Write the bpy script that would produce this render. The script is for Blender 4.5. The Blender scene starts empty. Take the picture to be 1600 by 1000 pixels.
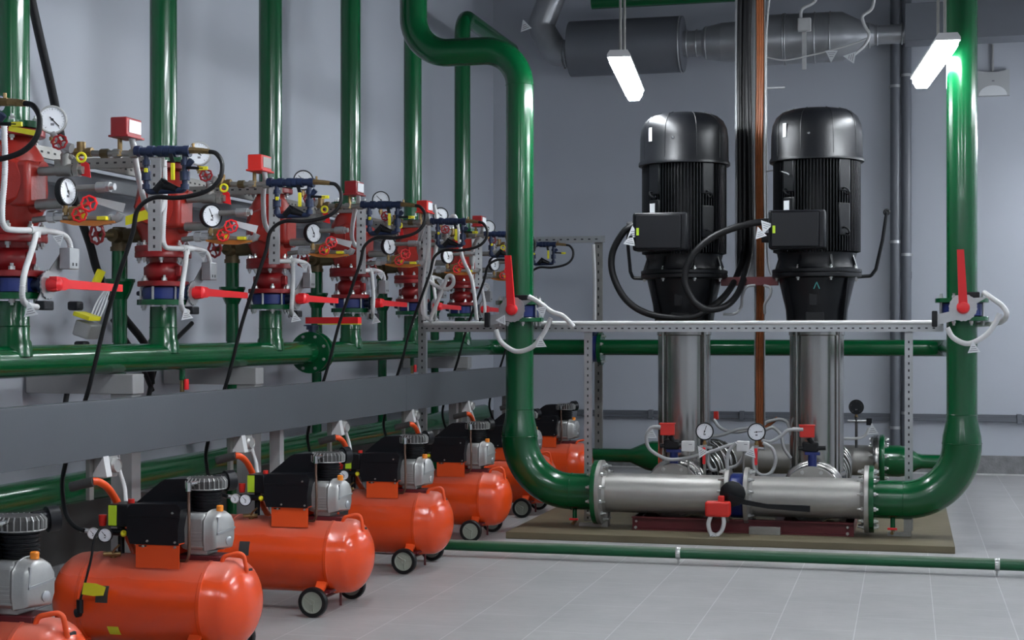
import bpy, bmesh, math, random
from mathutils import Vector, Matrix
random.seed(7)
D = bpy.data
SC = bpy.context.scene
COL = SC.collection
PI = math.pi
FPX = 2400.0
TH = math.atan(617.0 / FPX)
CT, ST = math.cos(TH), math.sin(TH)
CAMZ = 1.2

# ---------------------------------------------------------------- measuring helpers
def PY(px, py, Y):
    t = (px - 800) / FPX
    zc = Y / (CT + ST * t)
    return Vector((zc * (CT * t - ST), Y, CAMZ - (py - 522) / FPX * zc))
def PX(px, py, X):
    t = (px - 800) / FPX
    zc = X / (CT * t - ST)
    return Vector((X, zc * (CT + ST * t), CAMZ - (py - 522) / FPX * zc))

# ---------------------------------------------------------------- materials
MATS = {}
def mat(name, col, rough=0.5, metal=0.0, var=0.0, scale=6.0, bump=0.0, bscale=60.0, emit=None, strength=0, coat=0.0, dust=0.0):
    m = D.materials.new(name); m.use_nodes = True
    nt = m.node_tree; n = nt.nodes; l = nt.links
    b = n['Principled BSDF']
    b.inputs['Base Color'].default_value = (*col, 1)
    b.inputs['Roughness'].default_value = rough
    b.inputs['Metallic'].default_value = metal
    if coat: b.inputs['Coat Weight'].default_value = coat
    tc = n.new('ShaderNodeTexCoord')
    if var > 0:
        nz = n.new('ShaderNodeTexNoise'); nz.inputs['Scale'].default_value = scale; nz.inputs['Detail'].default_value = 6
        l.new(tc.outputs['Object'], nz.inputs['Vector'])
        mx = n.new('ShaderNodeMix'); mx.data_type = 'RGBA'
        lo = tuple(c * (1 - var) for c in col); hi = tuple(min(1, c * (1 + var)) for c in col)
        mx.inputs[6].default_value = (*lo, 1); mx.inputs[7].default_value = (*hi, 1)
        l.new(nz.outputs['Fac'], mx.inputs[0])
        out = mx.outputs[2]
        if dust > 0:
            n2 = n.new('ShaderNodeTexNoise'); n2.inputs['Scale'].default_value = scale * 2.3; n2.inputs['Detail'].default_value = 10
            l.new(tc.outputs['Object'], n2.inputs['Vector'])
            geo = n.new('ShaderNodeNewGeometry'); sx = n.new('ShaderNodeSeparateXYZ'); l.new(geo.outputs['Normal'], sx.inputs[0])
            mr = n.new('ShaderNodeMapRange'); mr.inputs[1].default_value = 0.5; mr.inputs[2].default_value = 1.0
            l.new(sx.outputs[2], mr.inputs[0])
            mm = n.new('ShaderNodeMath'); mm.operation = 'MULTIPLY'; l.new(mr.outputs[0], mm.inputs[0]); l.new(n2.outputs['Fac'], mm.inputs[1])
            m3 = n.new('ShaderNodeMath'); m3.operation = 'MULTIPLY'; l.new(mm.outputs[0], m3.inputs[0]); m3.inputs[1].default_value = dust
            md = n.new('ShaderNodeMix'); md.data_type = 'RGBA'; md.inputs[7].default_value = (0.30, 0.27, 0.24, 1)
            l.new(m3.outputs[0], md.inputs[0]); l.new(out, md.inputs[6]); out = md.outputs[2]
            ad = n.new('ShaderNodeMath'); ad.operation = 'ADD'; ad.inputs[1].default_value = rough; ad.use_clamp = True
            l.new(m3.outputs[0], ad.inputs[0]); l.new(ad.outputs[0], b.inputs['Roughness'])
        l.new(out, b.inputs['Base Color'])
    if bump > 0:
        nb = n.new('ShaderNodeTexNoise'); nb.inputs['Scale'].default_value = bscale; nb.inputs['Detail'].default_value = 4
        l.new(tc.outputs['Object'], nb.inputs['Vector'])
        bp = n.new('ShaderNodeBump'); bp.inputs['Strength'].default_value = bump; bp.inputs['Distance'].default_value = 0.01
        l.new(nb.outputs['Fac'], bp.inputs['Height']); l.new(bp.outputs[0], b.inputs['Normal'])
    if emit:
        b.inputs['Emission Color'].default_value = (*emit, 1); b.inputs['Emission Strength'].default_value = strength
    MATS[name] = m
    return m
GREEN = mat('green_enamel', (0.0, 0.076, 0.021), 0.22, 0, 0.18, 3, 0.06, 12, coat=0.2)
DUSTG = mat('dusty_green_enamel', (0.002, 0.080, 0.028), 0.34, 0, 0.18, 3, 0.06, 12, dust=0.9)
ORANGE = mat('orange_enamel', (0.78, 0.070, 0.010), 0.22, 0, 0.10, 4, 0.0, 30, coat=0.15, dust=0.8)
ORANGE2 = mat('orange_plate', (0.80, 0.085, 0.014), 0.4, 0, 0.08, 4)
RED = mat('red_cast_iron', (0.36, 0.022, 0.014), 0.36, 0, 0.22, 9, 0.25, 26, coat=0.2)
DKRED = mat('dark_red_flange', (0.25, 0.010, 0.012), 0.35, 0, 0.22, 9, 0.1, 40)
BRED = mat('bright_red_lever', (0.78, 0.016, 0.022), 0.35, 0, 0.08, 8)
SWRED = mat('red_plastic', (0.62, 0.022, 0.014), 0.4, 0, 0.06, 8)
MAROON = mat('maroon_steel', (0.10, 0.008, 0.012), 0.45, 0, 0.2, 6)
BLUE = mat('dark_blue_fitting', (0.012, 0.022, 0.060), 0.3, 0.1, 0.25, 14, 0.1, 50)
BLUE2 = mat('blue_valve_body', (0.010, 0.025, 0.16), 0.35, 0, 0.2, 9)
BLACK = mat('black_paint', (0.005, 0.0055, 0.007), 0.36, 0, 0.2, 9, 0.05, 60)
BLACKP = mat('black_plastic', (0.006, 0.0065, 0.009), 0.40, 0, 0.2, 12, 0.05, 80)
MOTOR = mat('black_motor_paint', (0.004, 0.0045, 0.006), 0.38, 0, 0.25, 7, 0.05, 50)
RUBBER = mat('black_rubber', (0.006, 0.006, 0.007), 0.45, 0, 0.2, 15)
DKGREY = mat('dark_grey_plastic', (0.045, 0.043, 0.042), 0.5, 0, 0.15, 15)
STEEL = mat('brushed_stainless', (0.42, 0.41, 0.39), 0.22, 1.0, 0.10, 3)
STEELM = mat('matt_stainless_pipe', (0.35, 0.34, 0.32), 0.42, 0.55, 0.12, 4, 0.05, 40)
ZINC = mat('galvanised_steel', (0.42, 0.43, 0.44), 0.38, 0.75, 0.2, 18)
ZINCD = mat('dull_galvanised', (0.27, 0.265, 0.25), 0.42, 0.6, 0.3, 16, 0.1, 60)
BOLTM = mat('zinc_bolt', (0.52, 0.53, 0.52), 0.28, 0.85, 0.15, 30)
BRASS = mat('aged_brass', (0.28, 0.19, 0.085), 0.36, 0.75, 0.3, 20)
BRONZE = mat('olive_bronze', (0.10, 0.075, 0.035), 0.45, 0.4, 0.25, 14, 0.1, 40)
COPPER = mat('copper_orange', (0.62, 0.22, 0.05), 0.38, 0.3, 0.15, 14)
ALU = mat('cast_aluminium', (0.40, 0.40, 0.39), 0.40, 0.55, 0.14, 14, 0.05, 70)
CHROME = mat('chrome', (0.75, 0.75, 0.75), 0.12, 1.0)
WHITE = mat('white_paper_tag', (0.72, 0.74, 0.76), 0.5, 0, 0.04, 20)
PRINT = mat('grey_print', (0.18, 0.18, 0.2), 0.6)
DIAL = mat('gauge_dial_white', (0.78, 0.80, 0.84), 0.45)
CONDUIT = mat('white_conduit', (0.60, 0.60, 0.60), 0.42, 0, 0.06, 20)
GCOND = mat('grey_conduit', (0.36, 0.365, 0.37), 0.38, 0.1, 0.08, 20)
YELLOW = mat('yellow_label', (0.75, 0.68, 0.02), 0.45, 0, 0.08, 20)
LIME = mat('lime_label', (0.50, 0.72, 0.03), 0.45)
HOLE = mat('dark_hole', (0.02, 0.02, 0.022), 0.7)
TRAY = mat('grey_tray_steel', (0.10, 0.110, 0.123), 0.42, 0.3, 0.14, 2.2, 0.03, 90)
GPIPE = mat('grey_plastic_pipe', (0.12, 0.13, 0.15), 0.4, 0, 0.08, 5)
DUCT = mat('spiral_duct_metal', (0.36, 0.37, 0.39), 0.34, 0.5, 0.2, 7)
DUCTD = mat('dull_duct_metal', (0.17, 0.18, 0.205), 0.5, 0.35, 0.15, 3)
OCABLE = mat('orange_cable', (0.34, 0.10, 0.03), 0.45, 0, 0.25, 20)
WHEELM = mat('grey_green_wheel', (0.30, 0.32, 0.27), 0.5, 0, 0.08, 20)
TEALM = mat('teal_marker', (0.05, 0.28, 0.26), 0.6)
LIGHT = mat('lamp_diffuser', (0.9, 0.93, 1.0), 0.4, emit=(0.90, 0.95, 1.0), strength=27)
SUPPORT = mat('light_grey_support', (0.30, 0.30, 0.30), 0.5, 0.1, 0.12, 8)

for k_ in ('black_paint', 'black_plastic', 'black_motor_paint', 'black_rubber'):
    MATS[k_].node_tree.nodes['Principled BSDF'].inputs['Specular IOR Level'].default_value = 0.32
# ---------------------------------------------------------------- mesh building
def basis(axis):
    a = Vector(axis).normalized()
    u = Vector((0, 0, 1)) if abs(a.z) < 0.9 else Vector((1, 0, 0))
    x = u.cross(a).normalized(); y = a.cross(x).normalized()
    return x, y, a
class MB:
    def __init__(s): s.bm = bmesh.new(); s.mi = 0; s.flat = []
    def _f(s, vs):
        try:
            f = s.bm.faces.new(vs); f.material_index = s.mi; return f
        except ValueError: return None
    def rings(s, rings, caps=(True, True), closed=False):
        rr = [[s.bm.verts.new(p) for p in r] for r in rings]
        n = len(rr[0]); m = len(rr)
        for i in range(m if closed else m - 1):
            a, b = rr[i], rr[(i + 1) % m]
            for j in range(n):
                k = (j + 1) % n
                s._f([a[j], a[k], b[k], b[j]])
        if not closed:
            if caps[0]: s._f(list(reversed(rr[0])))
            if caps[1]: s._f(rr[-1])
        return s
    def lathe(s, prof, o=(0, 0, 0), axis=(0, 0, 1), seg=32, caps=(True, True)):
        x, y, a = basis(axis); o = Vector(o)
        rs = []
        for r, h in prof:
            r = max(r, 1e-4)
            rs.append([o + a * h + (x * math.cos(2 * PI * k / seg) + y * math.sin(2 * PI * k / seg)) * r for k in range(seg)])
        return s.rings(rs, caps)
    def cyl(s, p0, p1, r, r1=None, seg=20):
        p0 = Vector(p0); p1 = Vector(p1); d = p1 - p0
        return s.lathe([(r, 0), (r if r1 is None else r1, d.length)], p0, d, seg)
    def box(s, c, d, bev=0.0, rot=None, bseg=2):
        m = Matrix.Translation(Vector(c))
        if rot is not None: m = m @ rot.to_4x4()
        m = m @ Matrix.Diagonal((d[0], d[1], d[2], 1))
        g = bmesh.ops.create_cube(s.bm, size=1, matrix=m)
        fs = set(f for v in g['verts'] for f in v.link_faces)
        for f in fs: f.material_index = s.mi
        if bev > 0:
            es = list(set(e for v in g['verts'] for e in v.link_edges))
            r = bmesh.ops.bevel(s.bm, geom=es, offset=bev, segments=bseg, profile=0.5, affect='EDGES')
            for f in r['faces']: f.material_index = s.mi
            R3 = rot.to_3x3() if rot is not None else Matrix.Identity(3)
            s.flat.append((Vector(c), R3, max(d) * .87 + .001))
            lay = s.bm.faces.layers.int.get('fl') or s.bm.faces.layers.int.new('fl')
            s.bm.normal_update()
            fs = set()
            for e in s.bm.faces:
                if e[lay]: continue
                q = R3.transposed() @ (e.calc_center_median() - Vector(c))
                if all(abs(q[k]) <= d[k] / 2 + 1e-5 for k in range(3)):
                    nn = R3.transposed() @ e.normal
                    if any(abs(nn[k]) > .9995 and abs(abs(q[k]) - d[k] / 2) < 1e-5 for k in range(3)): e[lay] = 1
        return s
    def b2(s, lo, hi, bev=0.0):
        lo = Vector(lo); hi = Vector(hi)
        return s.box((lo + hi) / 2, (abs(hi.x - lo.x), abs(hi.y - lo.y), abs(hi.z - lo.z)), bev)
    def tube(s, pts, r, seg=12, caps=True):
        pts = [Vector(p) for p in pts]
        n = len(pts); rad = r if isinstance(r, (list, tuple)) else [r] * n
        tan = []
        for i in range(n):
            t = (pts[min(i + 1, n - 1)] - pts[max(i - 1, 0)])
            tan.append(t.normalized() if t.length > 1e-9 else Vector((0, 0, 1)))
        x, y, a = basis(tan[0])
        rs = []
        for i in range(n):
            if i: 
                x = (x - tan[i] * x.dot(tan[i])).normalized()
            y = tan[i].cross(x).normalized()
            rs.append([pts[i] + (x * math.cos(2 * PI * k / seg) + y * math.sin(2 * PI * k / seg)) * rad[i] for k in range(seg)])
        return s.rings(rs, (caps, caps))
    def prism(s, poly, v, ax=None):
        """poly: list of 3D points (planar), v: extrusion vector"""
        v = Vector(v); a = [s.bm.verts.new(Vector(p)) for p in poly]; b = [s.bm.verts.new(Vector(p) + v) for p in poly]
        n = len(a)
        for i in range(n): s._f([a[i], a[(i + 1) % n], b[(i + 1) % n], b[i]])
        s._f(list(reversed(a))); s._f(b)
        return s
    def torus(s, c, axis, R, r, seg=28, rs=8):
        x, y, a = basis(axis); c = Vector(c); R_ = []
        for k in range(seg):
            d = x * math.cos(2 * PI * k / seg) + y * math.sin(2 * PI * k / seg)
            R_.append([c + d * R + (d * math.cos(2 * PI * j / rs) + a * math.sin(2 * PI * j / rs)) * r for j in range(rs)])
        return s.rings(R_, closed=True)
    def sphere(s, c, r, sz=1.0, seg=16):
        prof = [(r * math.sin(PI * i / 10), -r * sz * math.cos(PI * i / 10)) for i in range(11)]
        return s.lathe(prof, c, (0, 0, 1), seg)
    def build(s, name, m, parent=None, base=None, label=None):
        bm = s.bm
        bmesh.ops.remove_doubles(bm, verts=bm.verts, dist=1e-6)
        bmesh.ops.recalc_face_normals(bm, faces=bm.faces)
        lay = bm.faces.layers.int.get('fl')
        for f in bm.faces: f.smooth = not (lay and f[lay])
        bm.normal_update()
        for e in bm.edges:
            if len(e.link_faces) == 2:
                try:
                    if e.calc_face_angle() > math.radians(38): e.smooth = False
                except ValueError: pass
        if parent is not None:
            off = parent['_o'] if '_o' in parent else (0, 0, 0)
            off = Vector(off)
        else:
            if base is None:
                xs = [v.co.x for v in bm.verts]; ys = [v.co.y for v in bm.verts]; zs = [v.co.z for v in bm.verts]
                off = Vector(((min(xs) + max(xs)) / 2, (min(ys) + max(ys)) / 2, min(zs)))
            else: off = Vector(base)
        bmesh.ops.translate(bm, verts=bm.verts, vec=-off)
        me = D.meshes.new(name); bm.to_mesh(me); bm.free()
        ms = m if isinstance(m, (list, tuple)) else [m]
        for q in ms: me.materials.append(q)
        o = D.objects.new(name, me); COL.objects.link(o)
        if parent is not None:
            o.parent = parent
        else: o.location = off
        o['_o'] = tuple(off)
        if label: o['label'] = label
        return o
def tag(o, label, cat, group=None, kind=None):
    o['label'] = label; o['category'] = cat
    if group: o['group'] = group
    if kind: o['kind'] = kind
    return o
def thing(name, label, cat, loc=(0, 0, 0), group=None):
    o = D.objects.new(name, None); COL.objects.link(o)
    o.location = loc; o['_o'] = tuple(loc); o.empty_display_size = 0.05
    return tag(o, label, cat, group)
def struct(name, mb, m, **k):
    o = mb.build(name, m, **k); o['kind'] = 'structure'; return o
CHILD = {}
def kids(o): return [c for c in D.objects if c.parent == o]
def copy_tree(src, loc=None, label=None, group=None, _p=None):
    c = src.copy(); COL.objects.link(c)
    if _p is not None: c.parent = _p
    for ch in kids(src): copy_tree(ch, _p=c)
    if loc is not None: c.location = loc
    if label: c['label'] = label
    if group: c['group'] = group
    return c
def crom(P, n=8):
    P = [Vector(p) for p in P]; out = []
    for i in range(len(P) - 1):
        p0 = P[max(i - 1, 0)]; p1 = P[i]; p2 = P[i + 1]; p3 = P[min(i + 2, len(P) - 1)]
        for k in range(n):
            t = k / n
            out.append(0.5 * ((2 * p1) + (p2 - p0) * t + (2 * p0 - 5 * p1 + 4 * p2 - p3) * t * t + (3 * p1 - p0 - 3 * p2 + p3) * t ** 3))
    out.append(P[-1]); return out
def fillet(P, R, n=10):
    P = [Vector(p) for p in P]; out = [P[0]]
    for i in range(1, len(P) - 1):
        a = (P[i - 1] - P[i]); b = (P[i + 1] - P[i]); la, lb = a.length, b.length; a.normalize(); b.normalize()
        ang = a.angle(b)
        if ang > PI - 0.02: out.append(P[i]); continue
        r = R[i - 1] if isinstance(R, (list, tuple)) else R
        d = min(r / math.tan(ang / 2), la * 0.98, lb * 0.98); r = d * math.tan(ang / 2)
        c = P[i] + (a + b).normalized() * (r / math.sin(ang / 2))
        s = P[i] + a * d - c; e = P[i] + b * d - c; tot = s.angle(e)
        for k in range(n + 1):
            t = k / n
            out.append(c + (s * math.sin((1 - t) * tot) + e * math.sin(t * tot)) / math.sin(tot))
    out.append(P[-1]); return out
# shared bolt mesh, axis = local Z
def bolt_mesh():
    mb = MB()
    mb.lathe([(1.0, -1.2), (1.0, -0.15), (0.9, 0)], seg=6); mb.lathe([(0.55, 0), (0.55, 0.9)], seg=8)
    o = mb.build('bolt', BOLTM); me = o.data
    D.objects.remove(o); return me
BOLT = bolt_mesh()
def bolt(parent, p, axis, size):
    o = D.objects.new('bolt', BOLT); COL.objects.link(o); o.parent = parent
    off = Vector(parent['_o']); o.location = Vector(p) - off
    o.rotation_mode = 'QUATERNION'; o.rotation_quaternion = Vector(axis).normalized().to_track_quat('Z', 'Y')
    o.scale = (size, size, size); return o
def bolts(parent, c, axis, R, n, size, a0=None, arc=2 * PI):
    x, y, a = basis(axis)
    for k in range(n):
        t = (a0 if a0 is not None else PI / n) + arc * k / n
        bolt(parent, Vector(c) + (x * math.cos(t) + y * math.sin(t)) * R, axis, size)
# perforated strut between two points; face = outward normal of perforated web, w = width
def strut_mb(p0, p1, face, w=0.04, d=0.02, pitch=0.05, mb=None):
    mb = mb or MB(); p0 = Vector(p0); p1 = Vector(p1); a = (p1 - p0); L = a.length; a.normalize()
    f = Vector(face).normalized(); s = a.cross(f).normalized()
    t = 0.003
    def slab(c, sa, ss, sf):
        m = Matrix((s, a, f)).transposed()
        mb.box(c, (ss, sa, sf), 0, m)
    mid = (p0 + p1) / 2
    mb.mi = 0
    slab(mid, L, w, t); slab(mid + s * (w / 2) - f * d / 2, L, t, d); slab(mid - s * (w / 2) - f * d / 2, L, t, d)
    mb.mi = 1; n = int(L / pitch)
    for k in range(n):
        slab(p0 + a * ((k + 0.5) * pitch) + f * (t * 0.5 + 0.0004), pitch * 0.34, w * 0.19, 0.001)
    mb.mi = 0
    return mb
def ribbed(pts, r, detail=True):
    if not detail: return MB().tube(pts, r, 10)
    out = []; step = .0045; pts = [Vector(p) for p in pts]; acc = 0
    for a, b in zip(pts, pts[1:]):
        d = (b - a).length
        while acc < d:
            out.append(a.lerp(b, acc / d)); acc += step
        acc -= d
    if len(out) < 3: return MB().tube(pts, r, 10)
    return MB().tube(out, [r if (k // 1) % 2 else r * .86 for k in range(len(out))], 10)
ORD = ['nearest', 'second', 'third', 'fourth', 'fifth', 'sixth', 'seventh']

# ================================================================ ROOM
XL, XR, Y0, Y1, ZC = -3.7, 3.4, -2.6, 13.7, 4.6
def wallmat():
    m = mat('painted_wall', (0.45, 0.475, 0.53), 0.55, 0, 0.035, 1.2, 0.04, 120); return m
WALL = wallmat()
def floormat():
    m = D.materials.new('tile_floor'); m.use_nodes = True; nt = m.node_tree; n = nt.nodes; l = nt.links
    b = n['Principled BSDF']
    geo = n.new('ShaderNodeNewGeometry'); sx = n.new('ShaderNodeSeparateXYZ'); l.new(geo.outputs['Position'], sx.inputs[0])
    ax = n.new('ShaderNodeMath'); ax.operation = 'ADD'; ax.inputs[1].default_value = -0.1107 + 0.3146 * 40; l.new(sx.outputs[0], ax.inputs[0])
    ay = n.new('ShaderNodeMath'); ay.operation = 'ADD'; ay.inputs[1].default_value = -7.93 + 0.63 * 40; l.new(sx.outputs[1], ay.inputs[0])
    cb = n.new('ShaderNodeCombineXYZ'); l.new(ay.outputs[0], cb.inputs[0]); l.new(ax.outputs[0], cb.inputs[1])
    br = n.new('ShaderNodeTexBrick'); l.new(cb.outputs[0], br.inputs['Vector'])
    br.offset = 0.5; br.offset_frequency = 2; br.squash = 1; br.inputs['Scale'].default_value = 1
    br.inputs['Brick Width'].default_value = 0.63; br.inputs['Row Height'].default_value = 0.3146
    br.inputs['Mortar Size'].default_value = 0.0022; br.inputs['Mortar Smooth'].default_value = 0.2; br.inputs['Bias'].default_value = 0
    br.inputs['Color1'].default_value = (0.335, 0.33, 0.33, 1); br.inputs['Color2'].default_value = (0.355, 0.35, 0.35, 1); br.inputs['Mortar'].default_value = (0.50, 0.50, 0.50, 1)
    nz = n.new('ShaderNodeTexNoise'); nz.inputs['Scale'].default_value = 2.5; nz.inputs['Detail'].default_value = 10; nz.inputs['Roughness'].default_value = 0.7
    l.new(geo.outputs['Position'], nz.inputs['Vector'])
    rp = n.new('ShaderNodeMapRange'); rp.inputs[1].default_value = 0.3; rp.inputs[2].default_value = 0.7; rp.inputs[3].default_value = 0.86; rp.inputs[4].default_value = 1.06
    l.new(nz.outputs['Fac'], rp.inputs[0])
    mx = n.new('ShaderNodeVectorMath'); mx.operation = 'SCALE'; l.new(br.outputs['Color'], mx.inputs[0]); l.new(rp.outputs[0], mx.inputs['Scale'])
    l.new(mx.outputs[0], b.inputs['Base Color'])
    mp = n.new('ShaderNodeMapping'); mp.inputs['Scale'].default_value = (3, 40, 1); l.new(geo.outputs['Position'], mp.inputs[0])
    n2 = n.new('ShaderNodeTexNoise'); n2.inputs['Scale'].default_value = 1.5; l.new(mp.outputs[0], n2.inputs['Vector'])
    r2 = n.new('ShaderNodeMapRange'); r2.inputs[3].default_value = 0.38; r2.inputs[4].default_value = 0.52; l.new(n2.outputs['Fac'], r2.inputs[0]); l.new(r2.outputs[0], b.inputs['Roughness'])
    bp = n.new('ShaderNodeBump'); bp.inputs['Strength'].default_value = 0.25; bp.inputs['Distance'].default_value = 0.002
    iv = n.new('ShaderNodeMath'); iv.operation = 'SUBTRACT'; iv.inputs[0].default_value = 1; l.new(br.outputs['Fac'], iv.inputs[1]); l.new(iv.outputs[0], bp.inputs['Height']); l.new(bp.outputs[0], b.inputs['Normal'])
    return m
struct('floor', MB().b2((XL - 0.1, Y0 - 0.1, -0.1), (XR + 0.1, Y1 + 0.1, 0)), floormat())
struct('ceiling', MB().b2((XL - 0.1, Y0 - 0.1, ZC), (XR + 0.1, Y1 + 0.1, ZC + 0.1)), mat('ceiling_paint', (0.10, 0.105, 0.115), 0.7, 0, 0.05, 2))
struct('wall_left', MB().b2((XL - 0.1, Y0 - 0.1, 0), (XL, Y1 + 0.1, ZC)), WALL)
struct('wall_right', MB().b2((XR, Y0 - 0.1, 0), (XR + 0.1, Y1 + 0.1, ZC)), WALL)
struct('wall_back', MB().b2((XL, Y1, 0), (XR, Y1 + 0.1, ZC)), WALL)
struct('wall_front', MB().b2((XL, Y0 - 0.1, 0), (XR, Y0, ZC)), WALL)
PLINTH = mat('rough_plinth', (0.21, 0.21, 0.215), 0.8, 0, 0.45, 14, 0.8, 30)
struct('baseboard_back', MB().b2((XL, Y1 - 0.03, 0), (XR, Y1, 0.165), 0.004), PLINTH)
struct('baseboard_left', MB().b2((XL, Y0, 0), (XL + 0.03, Y1 - 0.03, 0.165), 0.004), PLINTH)
struct('trim_2', MB().b2((XL, Y0, .165), (XL + .012, Y1 - .03, .50)), mat('dark_wall_band', (.045, .042, .040), .6, 0, .15, 3))  # flat dark band on the wall just above the left baseboard
struct('trim_1', MB().b2((XL + 0.03, Y1 - 0.045, 0), (XR, Y1 - 0.03, 0.012)), mat('white_mortar', (0.55, 0.55, 0.54), 0.8, 0, 0.3, 20, 0.5, 60))

# camera
cam = D.cameras.new('camera'); co = D.objects.new('camera', cam); COL.objects.link(co)
cam.sensor_width = 36; cam.lens = FPX / 1600 * 36; cam.shift_y = 22 / 1600; cam.clip_start = 0.05
co.location = (0, 0, CAMZ); co.rotation_euler = (PI / 2, 0, TH); SC.camera = co

# ================================================================ LAMPS
def lamp_proto():
    t = thing('pendant_lamp', '', 'lamp', (0, 0, 2.75), 'pendant strip lamps')
    L = 1.27; h = MB()
    poly = [(-0.066, 0, 2.775), (-0.066, 0, 2.79), (-0.05, 0, 2.815), (0.05, 0, 2.815), (0.066, 0, 2.79), (0.066, 0, 2.775)]
    h.prism([(x, -L / 2, z) for x, _, z in poly], (0, L, 0)); h.build('housing', CONDUIT, t)
    d = MB(); pd = [(-0.060, 2.785), (-0.054, 2.75), (-0.032, 2.715), (0.032, 2.715), (0.054, 2.75), (0.060, 2.785)]
    d.prism([(x, -L / 2 + 0.03, z - 0.004) for x, z in pd], (0, L - 0.06, 0)); d.build('diffuser', LIGHT, t)
    la = D.lights.new('lamp_light', 'AREA'); la.shape = 'RECTANGLE'; la.size = .06; la.size_y = 1.18; la.energy = 62; la.color = (.92, .96, 1); la.spread = math.radians(164)
    lo_ = D.objects.new('lamp_light', la); COL.objects.link(lo_); lo_.parent = t; lo_.location = (0, 0, 2.7135 - 2.75)
    for y in (-0.5, -0.2):
        MB().cyl((0, y, 2.80), (0, y, ZC), 0.008, seg=8).build('rod', ZINCD, t)
    return t
LP = lamp_proto()
lamps = [(-1.65, 9.23), (0.15, 9.18), (1.95, 9.2), (-1.65, 5.0), (0.15, 5.0), (1.95, 5.0), (-1.65, 0.8), (0.15, 0.8), (1.95, 0.8), (2.7, 11.0), (2.1, 12.6)]  # final pair, unseen at back right, is added to brighten the back wall
LL = ['glowing white strip lamp hanging above and left of the left pump motor', 'glowing white strip lamp hanging beside the tall right green riser']
for i, (x, y) in enumerate(lamps):
    lb = LL[i] if i < 2 else 'unseen strip lamp on rods outside the picture, row %d place %d' % (i // 3 + 1, i % 3 + 1)
    o = LP if i == 0 else copy_tree(LP)
    o.location = (x, y, 2.75); o.rotation_euler = (0, 0, math.radians(5.8)); o['label'] = lb

# ================================================================ GAUGES
def gauge(name_label, c, n, r, mb_stem=None, group=None, rim=BLACKP, face=DIAL, needle=2.2, parent=None):
    """round gauge centred at c facing n"""
    c = Vector(c); n = Vector(n).normalized()
    if parent is None:
        t = thing('pressure_gauge', name_label, 'gauge', c - Vector((0, 0, r)), group); cs, P = t, 'case'
    x = Vector((0, 0, 1)).cross(n).normalized() if abs(n.z) < .95 else Vector((1, 0, 0)); y = n.cross(x).normalized()
    mb = MB(); mb.lathe([(r * .93, -0.36 * r), (r, -0.3 * r), (r, 0.10 * r), (r * .97, .13 * r), (r * .88, .13 * r), (r * .86, .04 * r)], c, n, 28)
    if parent is None: case = mb.build('case', rim, t)
    else:
        case = mb.build('gauge', rim, parent); t = case
    d = MB(); d.lathe([(r * .87, 0.03 * r), (r * .87, 0.055 * r)], c, n, 28); d.build('dial', face, case if parent is not None else t)
    k = MB()
    def bar(ang, r0, r1, w, h=0.065):
        u = x * math.cos(ang) + y * math.sin(ang); v = n.cross(u)
        p = [c + u * r0 * r - v * w * r, c + u * r1 * r - v * w * r, c + u * r1 * r + v * w * r, c + u * r0 * r + v * w * r]
        k.prism([q + n * h * r for q in p], n * 0.012 * r)
    for i in range(21):
        bar(-0.9 + i * (PI + 1.8) / 20 , .66 if i % 5 == 0 else .72, .80, .018 if i % 5 == 0 else .010)
    bar(-PI / 2, .25, .42, .12)
    k.build('scale_marks', PRINT, case if parent is not None else t)
    k = MB(); bar(needle, -.25, .66, .035, .085); k.lathe([(r * .09, .08 * r), (r * .09, .11 * r)], c, n, 12)
    k.build('needle', BLACKP, case if parent is not None else t)
    if parent is None:
        dn = MB(); dn.lathe([(r * .16, 0), (r * .16, r * .25), (r * .24, r * .25), (r * .24, r * .5), (r * .15, r * .5), (r * .15, r * .7)], c - Vector((0, 0, r * 0.95)) - n * r * .12, (0, 0, -1), 8)
        dn.build('stem', BRASS, t)
    return t
def wheel(parent, c, n, r, m=BRED, name='handwheel'):
    c = Vector(c); x, y, a = basis(n); mb = MB(); N = 40; seg = []
    for k in range(N):
        ang = 2 * PI * k / N; rr = r * (1 + 0.06 * math.cos(8 * ang)); d = x * math.cos(ang) + y * math.sin(ang)
        seg.append([c + d * rr + (d * math.cos(2 * PI * j / 6) + a * math.sin(2 * PI * j / 6)) * r * .17 for j in range(6)])
    mb.rings(seg, closed=True)
    for k in range(4):
        d = x * math.cos(PI / 2 * k + .4) + y * math.sin(PI / 2 * k + .4)
        mb.cyl(c, c + d * r, r * .12, seg=6)
    mb.lathe([(r * .3, -.3 * r), (r * .3, .25 * r)], c, n, 10)
    return mb.build(name, m, parent)
def tri_tag(label, c, n, s=0.04, tilt=0.0, group='white triangular warning tags'):
    c = Vector(c); n = Vector(n).normalized(); x = Vector((0, 0, 1)).cross(n).normalized(); y = n.cross(x)
    ca, sa = math.cos(tilt), math.sin(tilt); u = x * ca + y * sa; v = y * ca - x * sa
    t = thing('warning_tag', label, 'tag', c - Vector((0, 0, s * .6)), group)
    MB().prism([c + v * s * .62, c - v * s * .45 - u * s * .55, c - v * s * .45 + u * s * .55], n * 0.0012).build('card', WHITE, t)
    mb = MB()
    for i, (h, w) in enumerate(((.1, .16), (-.08, .24), (-.24, .34))):
        p = c + n * .0013 + v * s * h
        mb.prism([p - u * s * w, p + u * s * w, p + u * s * w - v * s * .05, p - u * s * w - v * s * .05], n * .0004)
    mb.build('print_lines', PRINT, t); return t

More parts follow.
